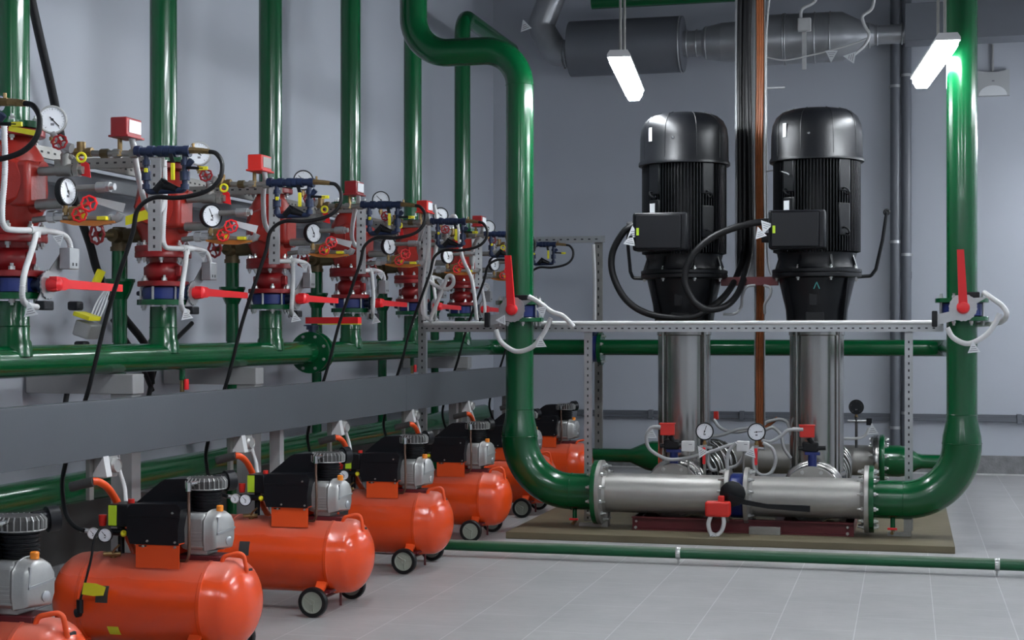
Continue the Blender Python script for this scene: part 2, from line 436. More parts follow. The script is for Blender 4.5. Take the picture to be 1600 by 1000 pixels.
# ================================================================ LEFT WALL: HEADER AND RISERS
RX = -3.28
PITCH = 1.215
RY = [5.165 + PITCH * k for k in range(6)]
ZH = 1.095
YX = 12.0            # cross pipe
hd = thing('header_pipe', 'long glossy green header pipe running along the left wall and turning along the back', 'pipe', (RX, 8, ZH - .0625))
hp = fillet([(RX, 3.2, ZH), (RX, YX, ZH), (-0.16, YX, ZH), (0.12, YX, ZH), (0.30, 11.6, ZH), (.30, 9.1, ZH)], [0.14, .05, .2, .2])
hp = fillet([(RX, 3.2, ZH), (RX, YX, ZH), (0.30, YX, ZH), (.30, 9.15, ZH)], [0.14, .16])
MB().tube(hp, 0.0625, 28).build('pipe', GREEN, hd)
for i, y in enumerate(RY):
    mb = MB(); mb.lathe([(0.074, ZH + .02), (0.068, ZH + .075), (0.062, ZH + .085), (0.060, 1.325)], (RX, y, 0), (0, 0, 1), 28)
    mb.torus((RX, y, ZH + .135), (0, 0, 1), .0605, .003, 28, 6)
    mb.build('branch_pipe', GREEN, hd)
    MB().lathe([(.118, 1.332), (.118, 1.356)], (RX, y, 0), (0, 0, 1), 32).build('flange', GREEN, hd)
# flange pair in header near the third riser
hy = PX(487, 545, RX).y
for dy in (-.035, .03):
    MB().lathe([(.118, 0), (.118, .024)], (RX, hy + dy, ZH), (0, 1, 0), 32).build('flange', GREEN, hd)
bolts(hd, (RX, hy + .054, ZH), (0, 1, 0), .096, 8, .009); bolts(hd, (RX, hy - .035, ZH), (0, -1, 0), .096, 8, .009)
for p in (PX(300, 560, RX + .05), PX(655, 553, RX + .05)):
    mb = MB(); mb.cyl((RX, p.y, ZH - .05), (RX, p.y, ZH - .11), .014, seg=10); mb.mi = 1
    mb.cyl((RX, p.y, ZH - .11), (RX, p.y, ZH - .165), .011, seg=10); mb.mi = 2
    mb.box((RX + .022, p.y, ZH - .13), (.012, .03, .05), .003)
    mb.build('drain_cock', [GREEN, BRASS, BRED], hd)
# section valve lever on the header
bt = thing('butterfly_valve', 'blue wafer valve on the green header with a flat red and yellow lever', 'valve', (RX, hy, ZH - .09))
MB().lathe([(.09, -.009), (.09, .027)], (RX, hy, ZH), (0, 1, 0), 28).build('body', BLUE2, bt)
MB().lathe([(.022, .08), (.022, .13), (.035, .13), (.035, .15), (.05, .15), (.05, .157)], (RX, hy + .01, ZH), (0, 0, 1), 16).build('neck', BLUE, bt)
mb = MB(); mb.prism([(RX - .03, hy - .02, ZH + .165), (RX + .3, hy - .06, ZH + .165), (RX + .3, hy + .0, ZH + .165), (RX - .03, hy + .05, ZH + .165)], (0, 0, .035)); mb.build('lever', BRED, bt)
mb = MB(); mb.prism([(RX + .05, hy - .035, ZH + .159), (RX + .3, hy - .065, ZH + .159), (RX + .3, hy + .002, ZH + .159), (RX + .05, hy + .03, ZH + .159)], (0, 0, .005)); mb.build('lever_edge', YELLOW, bt)

# cross pipe valve (blue/green) near x=935
cv = PY(935, 545, YX)
bv = thing('butterfly_valve', 'blue bodied valve between green flanges in the pipe along the back wall', 'valve', (cv.x, YX, ZH - .13))
MB().lathe([(.105, -.055), (.105, -.005)], cv, (1, 0, 0), 28).build('body', BLUE2, bv)
MB().lathe([(.030, .09), (.030, .15)], (cv.x - .03, YX, ZH), (0, 0, 1), 12).build('neck', BLUE, bv)
for a, b in ((-.085, -.055), (.005, .035)):
    MB().lathe([(.13, a), (.13, b)], cv, (1, 0, 0), 28).build('flange', GREEN, bv)
bolts(bv, cv + Vector((.035, 0, 0)), (1, 0, 0), .108, 8, .011)

# ------------------------------------------------ station prototype, built at riser 1 from its own pixels
L1 = Vector((RX, RY[0], 0)); L2 = Vector((RX, RY[1], 0))
def S1(px, py, yo=-.05): return PY(px, py, RY[0] + yo) - L1
def S2(px, py, yo=0.0): return PY(px, py, RY[0] + yo + .12 * (yo < -.119)) - L1
def S3(px, py, X=-3.10): return PX(px, py, X) - L2
def wp(i, v): return Vector(v) + Vector((RX, RY[i], 0))

PROTO = {}
def proto_riser():
    t = thing('riser_pipe', '', 'pipe', (0, 0, 1.98), 'green risers above the alarm valves')
    mb = MB(); mb.lathe([(.061, 1.99), (.061, ZC)], seg=32); mb.build('pipe', GREEN, t)
    MB().lathe([(.118, 1.975), (.118, 1.999)], seg=32).build('flange', GREEN, t)
    bolts(t, (0, 0, 1.999), (0, 0, 1), .096, 6, .011); return t
def proto_alarm():
    t = thing('alarm_valve', '', 'valve', (0, 0, 1.415), 'red alarm check valves on the left wall')
    prof = [(.075, 1.425), (.062, 1.440), (.082, 1.462), (.086, 1.485), (.080, 1.508), (.060, 1.525), (.066, 1.545)]
    MB().lathe(prof, seg=28).build('grooved_coupling', DKRED, t)
    for sg in (-1, 1): MB().box((.088 * sg, -.02 * sg, 1.485), (.03, .035, .05), .008).build('coupling_lug', DKRED, t)
    MB().lathe([(.112, 1.415), (.116, 1.418), (.116, 1.437), (.112, 1.44)], seg=32).build('lower_flange', DKRED, t)
    m = MB(); m.lathe([(.122, 1.545), (.127, 1.548), (.127, 1.568), (.124, 1.572), (.127, 1.576), (.127, 1.597), (.122, 1.60)], seg=36); m.build('middle_flange', DKRED, t)
    b = MB(); b.lathe([(.085, 1.60), (.092, 1.615), (.120, 1.68), (.128, 1.73), (.126, 1.80), (.112, 1.87), (.078, 1.925), (.070, 1.95)], seg=32)
    b.box((.075, -.055, 1.76), (.15, .12, .17), .02, Matrix.Rotation(-.15, 3, 'Z'), 3)
    b.lathe([(.03, .09), (.026, .16)], (0, 0, 1.82), (1, -.25, 0), 14); b.lathe([(.03, .09), (.024, .16)], (0, 0, 1.68), (1, -.3, 0), 14)
    b.lathe([(.10, .02), (.10, .125), (.088, .14)], (0, 0, 1.77), (.2, -1, 0), 8)
    b.box((.02, -.152, 1.80), (.012, .012, .09), .003)
    b.build('body', RED, t)
    MB().lathe([(.115, 1.945), (.118, 1.948), (.118, 1.968), (.115, 1.971)], seg=32).build('upper_flange', DKRED, t)
    bolts(t, (0, 0, 1.60), (0, 0, 1), .108, 8, .011); bolts(t, (0, 0, 1.545), (0, 0, -1), .108, 8, .011)
    bolts(t, (0, 0, 1.44), (0, 0, 1), .096, 6, .012); bolts(t, (0, 0, 1.945), (0, 0, -1), .096, 6, .010)
    # trim piping, drawn where riser 1 shows it
    def run(name, pts, r, m, yo=-.07, fr=.0):
        P = [S1(p[0], p[1], p[2] if len(p) > 2 else yo) for p in pts]
        if fr and len(P) > 2: P = fillet(P, fr, 5)
        return MB().tube(P, r, 12).build(name, m, t)
    run('trim_pipe', [(62, 268), (118, 266)], .017, ZINCD)
    a = MB(); p = S1(103, 266, -.07)
    a.cyl(S1(90, 266, -.07), S1(116, 266, -.07), .024); a.cyl(p, S1(103, 240, -.07), .019); a.cyl(S1(95, 255, -.07), S1(112, 244, -.07), .01)
    a.lathe([(.026, 0), (.026, .02), (.016, .02), (.016, .034)], S1(117, 266, -.07), (1, 0, 0), 6); a.build('pipe_tee', ZINCD, t)
    run('trim_pipe', [(120, 294), (172, 292)], .012, ZINCD)
    a = MB(); a.cyl(S1(152, 292.5, -.07), S1(168, 292, -.07), .019)
    a.lathe([(.02, 0), (.02, .012), (.014, .012), (.014, .03)], S1(168, 292, -.07), (1, 0, 0), 6); a.build('pipe_tee', ZINC, t)
    run('trim_pipe', [(58, 320), (100, 318)], .020, ZINCD)
    run('trim_pipe', [(52, 344), (84, 340), (182, 343)], .012, ZINCD)
    a = MB(); a.lathe([(.023, 0), (.023, .03), (.018, .03), (.018, .065)], S1(76, 339, -.07), (1, 0, 0), 8); a.build('pipe_union', ZINC, t)
    a = MB(); a.cyl(S1(172, 343, -.07), S1(176, 343, -.07), .02, seg=8); a.tube([S1(178, 343, -.07), S1(186, 340, -.07), S1(189, 333, -.07)], .016); a.build('pipe_union', ZINC, t)
    for q, (cx, cy, r) in enumerate(((139, 318, .027), (124, 335, .025))):
        run('valve_stem', [(cx - 16, cy + 6), (cx, cy)], .010, BRASS, -.10)
        wheel(t, S1(cx, cy, -.13), (.25, -1, .1), r, DKRED if q > 5 else MATS['bright_red_lever'])
    a = MB(); a.box(S1(118, 330, -.09), (.045, .03, .035), .006); a.cyl(S1(128, 322, -.08), S1(120, 345, -.08), .013); a.build('valve_body', BRASS, t)
    # orange lever of the ball valve
    a = MB(); pts = [S1(94, 347, -.09), S1(115, 352, -.09), S1(150, 353, -.09), S1(178, 348, -.09), S1(178, 345, -.09), S1(94, 344, -.09)]
    a.prism(pts, (0, .02, 0)); a.build('ball_valve_lever', COPPER, t)
    MB().box(S1(160, 341, -.10), (.038, .02, .014), .002).build('yellow_label', YELLOW, t); MB().box(S1(131, 337, -.12), (.018, .012, .022), .002).build('yellow_label', YELLOW, t)
    # upper crossing pipe with brass check valve between switch and body
    P = [S1(100, 236, 0), S1(150, 240, 0), S1(213, 240, 0)]
    MB().tube(P, .012).build('trim_pipe', ZINCD, t)
    a = MB(); a.lathe([(.018, 0), (.018, .02), (.014, .02), (.014, .05), (.018, .05), (.018, .07)], S1(118, 238.5, 0), (1, 0, .0), 8); a.cyl(S1(127, 240, 0), S1(127, 222, 0), .017); a.build('check_valve', BRASS, t)
    for px in (158, 178, 204): MB().lathe([(.018, 0), (.018, .03)], S1(px, 240, 0), (1, 0, 0), 8).build('pipe_coupling', BRONZE if px == 158 else ZINCD, t)
    return t
def proto_butterfly():
    t = thing('butterfly_valve', '', 'valve', (0, 0, 1.356), 'blue butterfly valves under the alarm valves')
    MB().lathe([(.084, 1.356), (.092, 1.36), (.092, 1.41), (.084, 1.415)], seg=28).build('body', BLUE2, t)
    n = MB(); n.cyl((.08, 0, 1.386), (.125, 0, 1.386), .024); n.cyl((.125, 0, 1.386), (.135, 0, 1.386), .04); n.cyl((-.09, 0, 1.386), (-.13, 0, 1.386), .018, .01); n.build('stem_boss', BLUE, t)
    # notch plate
    N = 36; c = Vector((.150, 0, 1.386)); r0 = []
    p = []
    for k in range(N * 2):
        a = 2 * PI * k / (2 * N); r = .056 if (k // 2) % 2 else .0525
        p.append((.147, math.cos(a) * r, 1.386 + math.sin(a) * r))
    MB().prism(p, (.006, 0, 0)).build('notch_plate', ZINC, t)
    h = MB(); h.lathe([(.026, 0), (.028, .02), (.024, .045), (.014, .052)], (.153, 0, 1.386), (1, 0, 0), 16); 
    d = Vector((.05, 1, -.01)).normalized(); u = d.cross(Vector((0, 0, 1))).normalized(); w = Vector((0, 0, 1))
    s = Vector((.182, -.02, 1.390)); e = s + d * .47
    m1 = s + d * .06
    def sec(c, a, b): return [c + u * a + w * b, c - u * a + w * b, c - u * a - w * b, c + u * a - w * b]
    h.rings([sec(s, .016, .026), sec(m1, .013, .024), sec(m1 + d * .03, .009, .017), sec(e, .009, .014)])
    h.build('lever', BRED, t)
    for k in range(6):
        a = PI / 6 + k * PI / 3
        b = MB(); b.cyl((math.cos(a) * .1, math.sin(a) * .1, 1.33), (math.cos(a) * .1, math.sin(a) * .1, 1.44), .006, seg=8); b.build('stud', BOLTM, t)
    bolts(t, (0, 0, 1.331), (0, 0, -1), .1, 6, .011, PI / 6)
    # limit switch brackets and boxes
    p0 = S3(327, 424); b = MB(); b.box(p0, (.045, .07, .080), .003); b.mi = 1
    for dy, dz in ((-.012, -.022), (.012, -.022)): b.box(p0 + Vector((.023, dy, dz)), (.001, .008, .012))
    b.build('switch_plate', [ZINC, HOLE], t)
    m = MB(); m.prism([(.142, -.02, 1.41), (.142, .05, 1.41), (.142, .15, 1.47), (.142, .15, 1.53), (.142, .12, 1.53)], (.004, 0, 0)); m.build('bracket', ZINC, t)
    m = MB(); m.prism([(.142, -.03, 1.37), (.142, .05, 1.36), (.142, -.09, 1.285), (.142, -.10, 1.29)], (.004, 0, 0)); m.build('bracket', ZINC, t)
    MB().box(S3(300, 485) , (.04, .07, .035), .005).build('limit_switch', BLACKP, t)
    return t
def proto_manifold():
    t = thing('bypass_manifold', '', 'manifold', S2(255, 300), 'dark blue bypass manifolds in front of the risers')
    z0 = S2(213, 237).z
    m = MB(); a = S2(213, 237); b = S2(297, 235)
    m.cyl(a, b, .0165)
    for px in (216, 236, 252, 262, 272, 292): m.cyl(S2(px - 4, 236.5), S2(px + 5, 236.5), .0215)
    m.build('header', BLUE, t)
    m = MB()
    for px in (229, 289):
        m.tube([S2(px, 238), S2(px, 296)], .011)
        for y0, y1, r in ((250, 258, .016), (268, 282, .019), (288, 296, .016)): m.cyl(S2(px, y0), S2(px, y1), r)
    m.cyl(S2(289, 263), S2(300, 250), .012)
    m.tube(fillet([S2(229, 292), S2(229, 300), S2(289, 297), S2(289, 290)], .02, 4), .0115)
    m.build('bypass_pipe', BLUE, t)
    m = MB(); m.cyl(S2(244, 299), S2(256, 285), .017); m.cyl(S2(254, 286), S2(257, 280), .013); m.cyl(S2(258, 290), S2(277, 297), .019, .013); m.build('strainer', BLACK, t)
    m = MB(); m.prism([S2(263, 240, -.15), S2(269, 240, -.15), S2(273, 254, -.15), S2(266, 254, -.15)], (0, .004, 0)); m.build('valve_handle', BLACKP, t)
    for c_, d_ in ((S2(270, 268, -.15), (.014, .010, .062)), (S2(228, 266, -.15), (.014, .008, .016)), (S2(318, 263, -.13), (.034, .010, .014))):
        m = MB(); m.box(c_, d_, .002); m.build('yellow_grip', YELLOW, t)
    MB().cyl(S2(292, 262, -.13), S2(318, 263, -.13), .006, seg=6).build('valve_handle', BLACKP, t)
    m = MB(); m.cyl(S2(297, 235), S2(306, 235), .013, seg=6); m.cyl(S2(306, 235), S2(318, 236), .011, seg=8); m.cyl(S2(318, 236), S2(327, 237), .011, seg=6); m.cyl(S2(302, 235), S2(302, 224), .005, seg=6)
    m.build('hose_coupling', BRASS, t); return t
def proto_drain():
    t = thing('drain_pipe', '', 'pipe', (-.22, 0, .6), 'thin green drain pipes behind the header')
    m = MB(); m.lathe([(.034, 1.16), (.034, 1.40)], (-.22, 0, 0), seg=20); m.lathe([(.030, 0), (.030, 1.17)], (-.22, 0, 0), seg=20); m.lathe([(.036, 1.40), (.036, 1.60)], (-.22, 0, 0), seg=20)
    m.build('pipe', GREEN, t)
    m = MB(); m.lathe([(.036, 1.36), (.050, 1.39), (.066, 1.435), (.070, 1.44), (.070, 1.452), (.030, 1.452)], (-.22, 0, 0), seg=24); m.build('tundish', GREEN, t)
    return t
def proto_gate():
    t = thing('gate_valve', '', 'valve', (-.22, 0, 1.58), 'olive bronze drain valves behind the alarm valves')
    m = MB(); m.lathe([(.042, 1.58), (.042, 1.60), (.036, 1.60), (.036, 1.64), (.045, 1.66), (.030, 1.69)], (-.22, 0, 0), seg=20)
    m.cyl((-.22, 0, 1.65), (-.05, 0, 1.655), .034); m.cyl((-.1, 0, 1.654), (-.08, 0, 1.654), .04, seg=8); m.cyl((-.22, 0, 1.65), (-.22, -.07, 1.65), .040, .03); m.cyl((-.22, -.07, 1.65), (-.25, -.15, 1.65), .014)
    m.build('body', BRONZE, t); wheel(t, (-.25, -.15, 1.65), (-.3, -1, 0), .042, DKRED); return t
for k, f in (('riser', proto_riser), ('alarm', proto_alarm), ('bfly', proto_butterfly), ('drain', proto_drain), ('gate', proto_gate)): PROTO[k] = f()
wd = ['frontmost at the left edge', 'second from left', 'third from left', 'fourth from left', 'fifth from left', 'farthest of the row']
st = ['frontmost valve at left', 'second valve from left', 'third valve from left', 'fourth valve from left', 'fifth valve from left', 'farthest valve']
LBL = {'riser': 'glossy green vertical riser pipe on the left wall, %s', 'alarm': 'red cast alarm check valve with galvanised trim, %s', 'bfly': 'blue butterfly valve with straight red lever, %s',
       'mani': 'dark blue pipe manifold with two legs and yellow grips, %s', 'drain': 'thin green drain pipe with cup-shaped tundish, %s', 'gate': 'olive bronze gate valve with red handwheel, %s'}
so = ['cut off at the left edge', 'in front of the second riser', 'in front of the third riser', 'in front of the fourth riser', 'in front of the fifth riser', 'right of the sixth riser', 'partly behind the tall left riser']
def rel(o): return Vector(o.location)
base_loc = {k: Vector(o.location) for k, o in PROTO.items()}
for i in range(6):
    for k, o in PROTO.items():
        c = o if i == 5 else copy_tree(o)
        c.location = base_loc[k] + Vector((RX, RY[i], 0)); c['label'] = LBL[k] % wd[i]
for ch in kids(PROTO['riser']):
    if ch.name.split('.')[0] == 'pipe' and ch.type == 'MESH':
        o_ = MB().tube(fillet([(0, 0, 1.99), (0, 0, 3.63), (0, 1.5, 3.63)], .16, 10), .061, 32); tmp = o_.build('pipe', GREEN, PROTO['riser']); ch.data = tmp.data; D.objects.remove(tmp)
MP = proto_manifold(); mb0 = Vector(MP.location)
for i in range(-1, 6):
    c = MP if i == 5 else copy_tree(MP)
    c.location = mb0 + Vector((RX, RY[0] + i * PITCH, 0)); c['label'] = 'dark blue bypass pipe fitting with two legs, ' + so[i + 1]
# per station items built directly
def hose_for(i):
    sh = Vector((0, i * PITCH, 0)); Y = RY[0]
    P = [PY(326, 237, Y), PY(338, 240, Y), PY(347, 256, Y - .01), PY(343, 280, Y - .02), PY(322, 299, Y - .03), PY(280, 309, Y - .04),
         PY(240, 309, Y - .05), PY(215, 328, Y - .05), PY(207, 365, Y - .04), PY(186, 430, Y - .03), PY(165, 500, Y), PY(148, 570, Y + .01), PY(135, 620, Y + .02), PY(115, 680, Y + .02), PY(99, 740, Y),
         PY(98, 775, Y - .05), PY(104, 805, Y - .10), PY(116, 822, Y - .13), PY(131, 829, Y - .15)]
    P = crom([p + sh for p in P], 6)
    o = MB().tube(P, .0085, 10).build('air_hose', RUBBER)
    return tag(o, 'black rubber hose looping down from the blue fitting %s' % so[i + 1], 'hose', 'black air hoses')
hoses = [hose_for(i) for i in range(-1, 6)]
for i in range(0, 6):
    sh = Vector((0, i * PITCH, 0)); p = PY(197, 200, RY[0]) + sh; near = i < 3
    t = thing('pressure_switch', 'red box pressure switch with pale side label, %s' % so[i + 1], 'switch', p - Vector((0, 0, .05)), 'red pressure switches above the alarm valves')
    m = MB(); m.box(p, (.066, .115, .068), .004); m.box(p + Vector((0.002, 0, -.036)), (.080, .130, .008), .002); m.build('housing', DKRED if i in (0, 2, 4) else SWRED, t)
    m = MB(); m.box(p + Vector((.0345, .005, .002)), (.0015, .088, .046)); m.build('name_plate', WHITE if i != 1 else ZINCD, t)
    m = MB(); m.lathe([(.011, 0), (.016, 0), (.016, .02), (.009, .02), (.009, .065)], p + Vector((-.025, -.0, -.105)), (0, 0, 1), 8); m.build('connector', BRASS, t)
    s0 = PY(205, 213, RY[0]) + sh
    c = thing('cable_conduit', 'white ribbed conduit hanging from the red switch box %s' % so[i + 1], 'conduit', s0 - Vector((0, 0, .9)), 'white conduits on the alarm valves')
    P = crom([s0, PY(209, 230, RY[0] + .05) + sh, PY(213, 260, RY[0] + .25) + sh, PX(222, 300, -3.0) + sh, PX(228, 320, -3.03) + sh, PX(240, 333, -3.05) + sh, PX(253, 325, -3.08) + sh, PX(258, 306, -3.1) + sh], 6)
    ribbed(P, .0125, near).build('flexible_conduit', CONDUIT, c)
for i in range(6):
    sh = Vector((0, (i - 1) * PITCH, 0)); near = i < 4
    q = lambda px, py, X=-3.10: PX(px, py, X) + sh
    c = thing('cable_conduit', 'white branched conduit running to the lever switches, %s' % st[i], 'conduit', q(290, 500), 'branched white conduits at the levers')
    P = crom([q(257, 250), q(258, 310), q(255, 360), q(257, 383), q(268, 388), q(300, 388), q(320, 393), q(327, 403), q(328, 416)], 6)
    ribbed(P, .0115, near).build('flexible_conduit', CONDUIT, c)
    P = crom([q(292, 388), q(290, 410, -3.06), q(285, 445, -3.0), q(283, 474, -3.0), q(286, 484, -3.03), q(293, 487, -3.08)], 6)
    ribbed(P, .0115, near).build('flexible_conduit', CONDUIT, c)
    m = MB(); m.cyl(q(284, 387.5), q(300, 388.5), .015); m.cyl(q(292, 388), q(291.5, 397), .015); m.build('tee_fitting', CONDUIT, c)
    tri_tag('small white triangular tag above the red lever, %s' % st[i], q(317, 400, -3.08), (.3, -1, 0), .042, 3.3)
    tri_tag('small white triangular tag hanging below the valve, %s' % st[i], q(291, 491, -3.0), (.2, -1, 0), .048, .2)
for i in range(-1, 5):
    sh = Vector((0, i * PITCH, 0)); a = PX(241, 392, -2.95) + sh; b = PX(241, 247, -2.95) + sh
    t = thing('strut_hanger', 'perforated galvanised strut hanging upright, %s' % so[i + 1], 'strut', a, 'short perforated struts')
    strut_mb(a, b, (0.25, -1, 0), .048, .022, .036).build('upright', [ZINC, HOLE], t)
    strut_mb(b + Vector((.03, .03, -.01)), (-3.42, b.y + .03, b.z - .01), (0, -1, 0), .04, .02, .04).build('arm', [ZINCD, HOLE], t)
for i in range(6):
    R = Vector((RX, RY[i], 0)); R1 = L1
    def g1(px, py, yo=-.05): return S1(px, py, yo) + R
    if i > 0:
        gauge('white dialled gauge behind the blue manifold end, %s' % st[i], PX(311, 240, -3.04) + Vector((0, (i - 1) * PITCH, 0)), (.45, -1, 0), .053, group='gauges above the alarm valves', rim=ALU if i < 2 else BLACKP, needle=2.4)
    else:
        gauge('large white dialled gauge near the left edge beside the frontmost riser', g1(82, 187, -.06), (.50, -1, 0), .053, group='gauges above the alarm valves', rim=ALU, needle=-.8)
    gauge('white dialled gauge with thick black case turned sideways, %s' % st[i], g1(105, 299, -.08), (1, -.12, 0) if i == 0 else (1, -.62, 0), .053, group='gauges at the side of the alarm valves', needle=2.0)
    rw = thing('globe_valve', 'small valve with fluted red handwheel under the upper gauge, %s' % st[i], 'valve', g1(95, 245), 'small red handwheel valves')
    m = MB(); m.cyl(g1(90, 216, -.08), g1(104, 240, -.08), .014); m.cyl(g1(98, 228, -.08), g1(112, 232, -.08), .018); m.cyl(g1(82, 208, -.08), g1(92, 220, -.08), .011); m.build('body', ZINC, rw)
    wheel(rw, g1(93, 222, -.12), (.2, -1, .3), .026, DKRED)
    m = MB(); m.torus(g1(127, 246, -.1), (.2, -1, 0), .016, .005, 16, 6)
    tag(m.build('ring_clip', YELLOW), 'yellow plastic ring clip on the trim pipe, %s' % st[i], 'clip', 'yellow ring clips')
    m = MB(); a = g1(128, 252, -.06); m.prism([g1(125, 246, -.06), g1(139, 256, -.06), g1(142, 278, -.06), g1(127, 274, -.06)], (0, .002, 0))
    tag(m.build('red_card', BRED), 'small red card hanging from the trim pipe, %s' % st[i], 'card', 'red cards on the alarm valves')
    if i in (0, 1, 2):
        m = MB(); m.prism([g1(150, 308, .05), g1(196, 318, .05), g1(192, 332, .05), g1(150, 318, .05)], (0, .002, 0))
        tag(m.build('paper_label', WHITE), 'white paper label tied to the trim pipes, %s' % st[i], 'label', 'paper labels on the trim')
m = MB(); m.prism([g for g in (PY(196, 338, 6.2), PY(232, 326, 6.2), PY(232, 342, 6.2), PY(196, 352, 6.2))], (0, .003, 0))
tag(m.build('yellow_card', YELLOW), 'bright yellow-green card beside the second alarm valve body', 'card')
R = L1
tri_n = MB(); tri_n.box(S1(38, 205, -.14) + R, (.13, .01, .02), .003, Matrix.Rotation(.2, 3, 'Y'))
tag(tri_n.build('ball_valve_key', YELLOW), 'yellow valve key lying across the frontmost red flange', 'key')

# long strut and tray behind valves
s = strut_mb((-3.44, 5.0, 1.95), (-3.44, 11.6, 1.95), (1, 0, 0), .045, .02, .05).build('strut_rail', [ZINCD, HOLE]); tag(s, 'long perforated galvanised rail running behind the row of red alarm valves', 'rail')
m = MB(); m.b2((-3.56, 4.6, 1.84), (-3.5, 11.6, 1.92), .004); tag(m.build('cable_tray', TRAY), 'grey cable tray running behind the red alarm valves', 'cable tray')
# thick black conduit at far left
m = MB(); m.tube(crom([PX(45, -20, -3.6), PX(60, 50, -3.6), PX(85, 160, -3.6), PX(110, 290, -3.6), PX(140, 380, -3.6), PX(155, 430, -3.6), PX(190, 490, -3.62), PX(230, 545, -3.62), PX(236, 600, -3.62)], 5), .019)
tag(m.build('black_conduit', RUBBER), 'thick black conduit slanting down the left wall behind the valves', 'conduit')
for k, pts in enumerate(([(176, 500), (215, 560), (238, 610)], [(300, 505), (250, 560), (232, 620)], [(110, 590), (103, 625), (100, 660)])):
    m = MB(); m.tube(crom([PX(a, b, -3.62) for a, b in pts], 6), .012)
    tag(m.build('black_cable', RUBBER), ['black cable curving down left of the second riser foot', 'black cable curving down right of the second riser foot', 'black cable hanging under the header near the left edge'][k], 'cable', 'black cables on the left wall')
# junction box with cable bundle
t = thing('junction_box', 'small grey and yellow connector box with cable tangle between the first two risers', 'box', PX(140, 545, -3.5))
MB().box(PX(136, 515, -3.5), (.08, .10, .07), .008, Matrix.Rotation(.3, 3, 'Y')).build('box', ALU, t)
MB().box(PX(136, 494, -3.49), (.085, .10, .02), .004, Matrix.Rotation(.3, 3, 'Y')).build('yellow_tape', YELLOW, t); m = MB(); m.prism([PX(152, 420, -3.5), PX(162, 425, -3.5), PX(150, 452, -3.5), PX(140, 448, -3.5)], (.01, 0, 0)); m.build('yellow_tape', YELLOW, t)
for c_ in (PX(118, 478, -3.47), PX(128, 540, -3.52)): MB().box(c_, (.05, .06, .04), .01).build('connector', BLACKP, t)
for a in range(4):
    MB().tube(crom([PX(140 + a * 5, 500, -3.5), PX(150 + a * 5, 475, -3.5), PX(162 + a * 3, 455, -3.52), PX(170 + a * 4, 440, -3.55)], 5), .004, 6).build('wire', WHITE, t)

# header supports
for k, (px, leg) in enumerate(((232, 0), (418, 1), (741, 1))):
    y = PX(px, 590, -3.15).y
    t = thing('pipe_support', ['light grey bracket under the header near the left edge', 'light grey pipe support under the header left of its flange pair', 'light grey pipe support under the header near the tall left riser'][k], 'support', (-3.3, y, 0), 'pipe supports under the header')
    MB().b2((-3.68, y - .10, .945), (-3.17, y, 1.03), .004).build('arm', SUPPORT, t)
    MB().b2((-3.28, y - .09, 0), (-3.18, y - .01, .945), .003).build('leg', SUPPORT, t)
# low green pipe behind the compressors
lp = thing('drain_header', 'dull green pipe running low behind the compressors and ending in a dome', 'pipe', (-3.44, 8, .47))
ye = PX(758, 650, -3.42).y
MB().cyl((-3.42, 3.0, .547), (-3.42, ye - .05, .547), .066, seg=28).build('pipe', GREEN, lp)
MB().lathe([(.066, 0), (.062, .03), (.045, .055), (.0, .068)], (-3.42, ye - .05, .547), (0, 1, 0), 28).build('end_cap', GREEN, lp)
for yy in (4.6, 6.8, 9.0, 11.0):
    MB().b2((-3.68, yy, .43), (-3.40, yy + .05, .478), .003).build('bracket', SUPPORT, lp)
# big grey tray beam in front
BX = -2.90
t = thing('cable_trunking', 'long flat grey steel trunking beam running above the compressors', 'trunking', (BX, 7, .745))
ys = PX(635, 610, BX + .03).y; yend = PX(812, 600, BX + .03).y
MB().b2((BX - .03, 2.6, .745), (BX + .03, ys - .0015, .955), .002).build('cover', TRAY, t)
MB().b2((BX - .03, ys + .0015, .745), (BX + .03, yend, .955), .002).build('cover', TRAY, t)
for yy in (3.6, 6.9, 9.9, 11.3):
    MB().b2((BX - .085, yy, 0), (BX - .03, yy + .05, .93), .002).build('leg', SUPPORT, t)

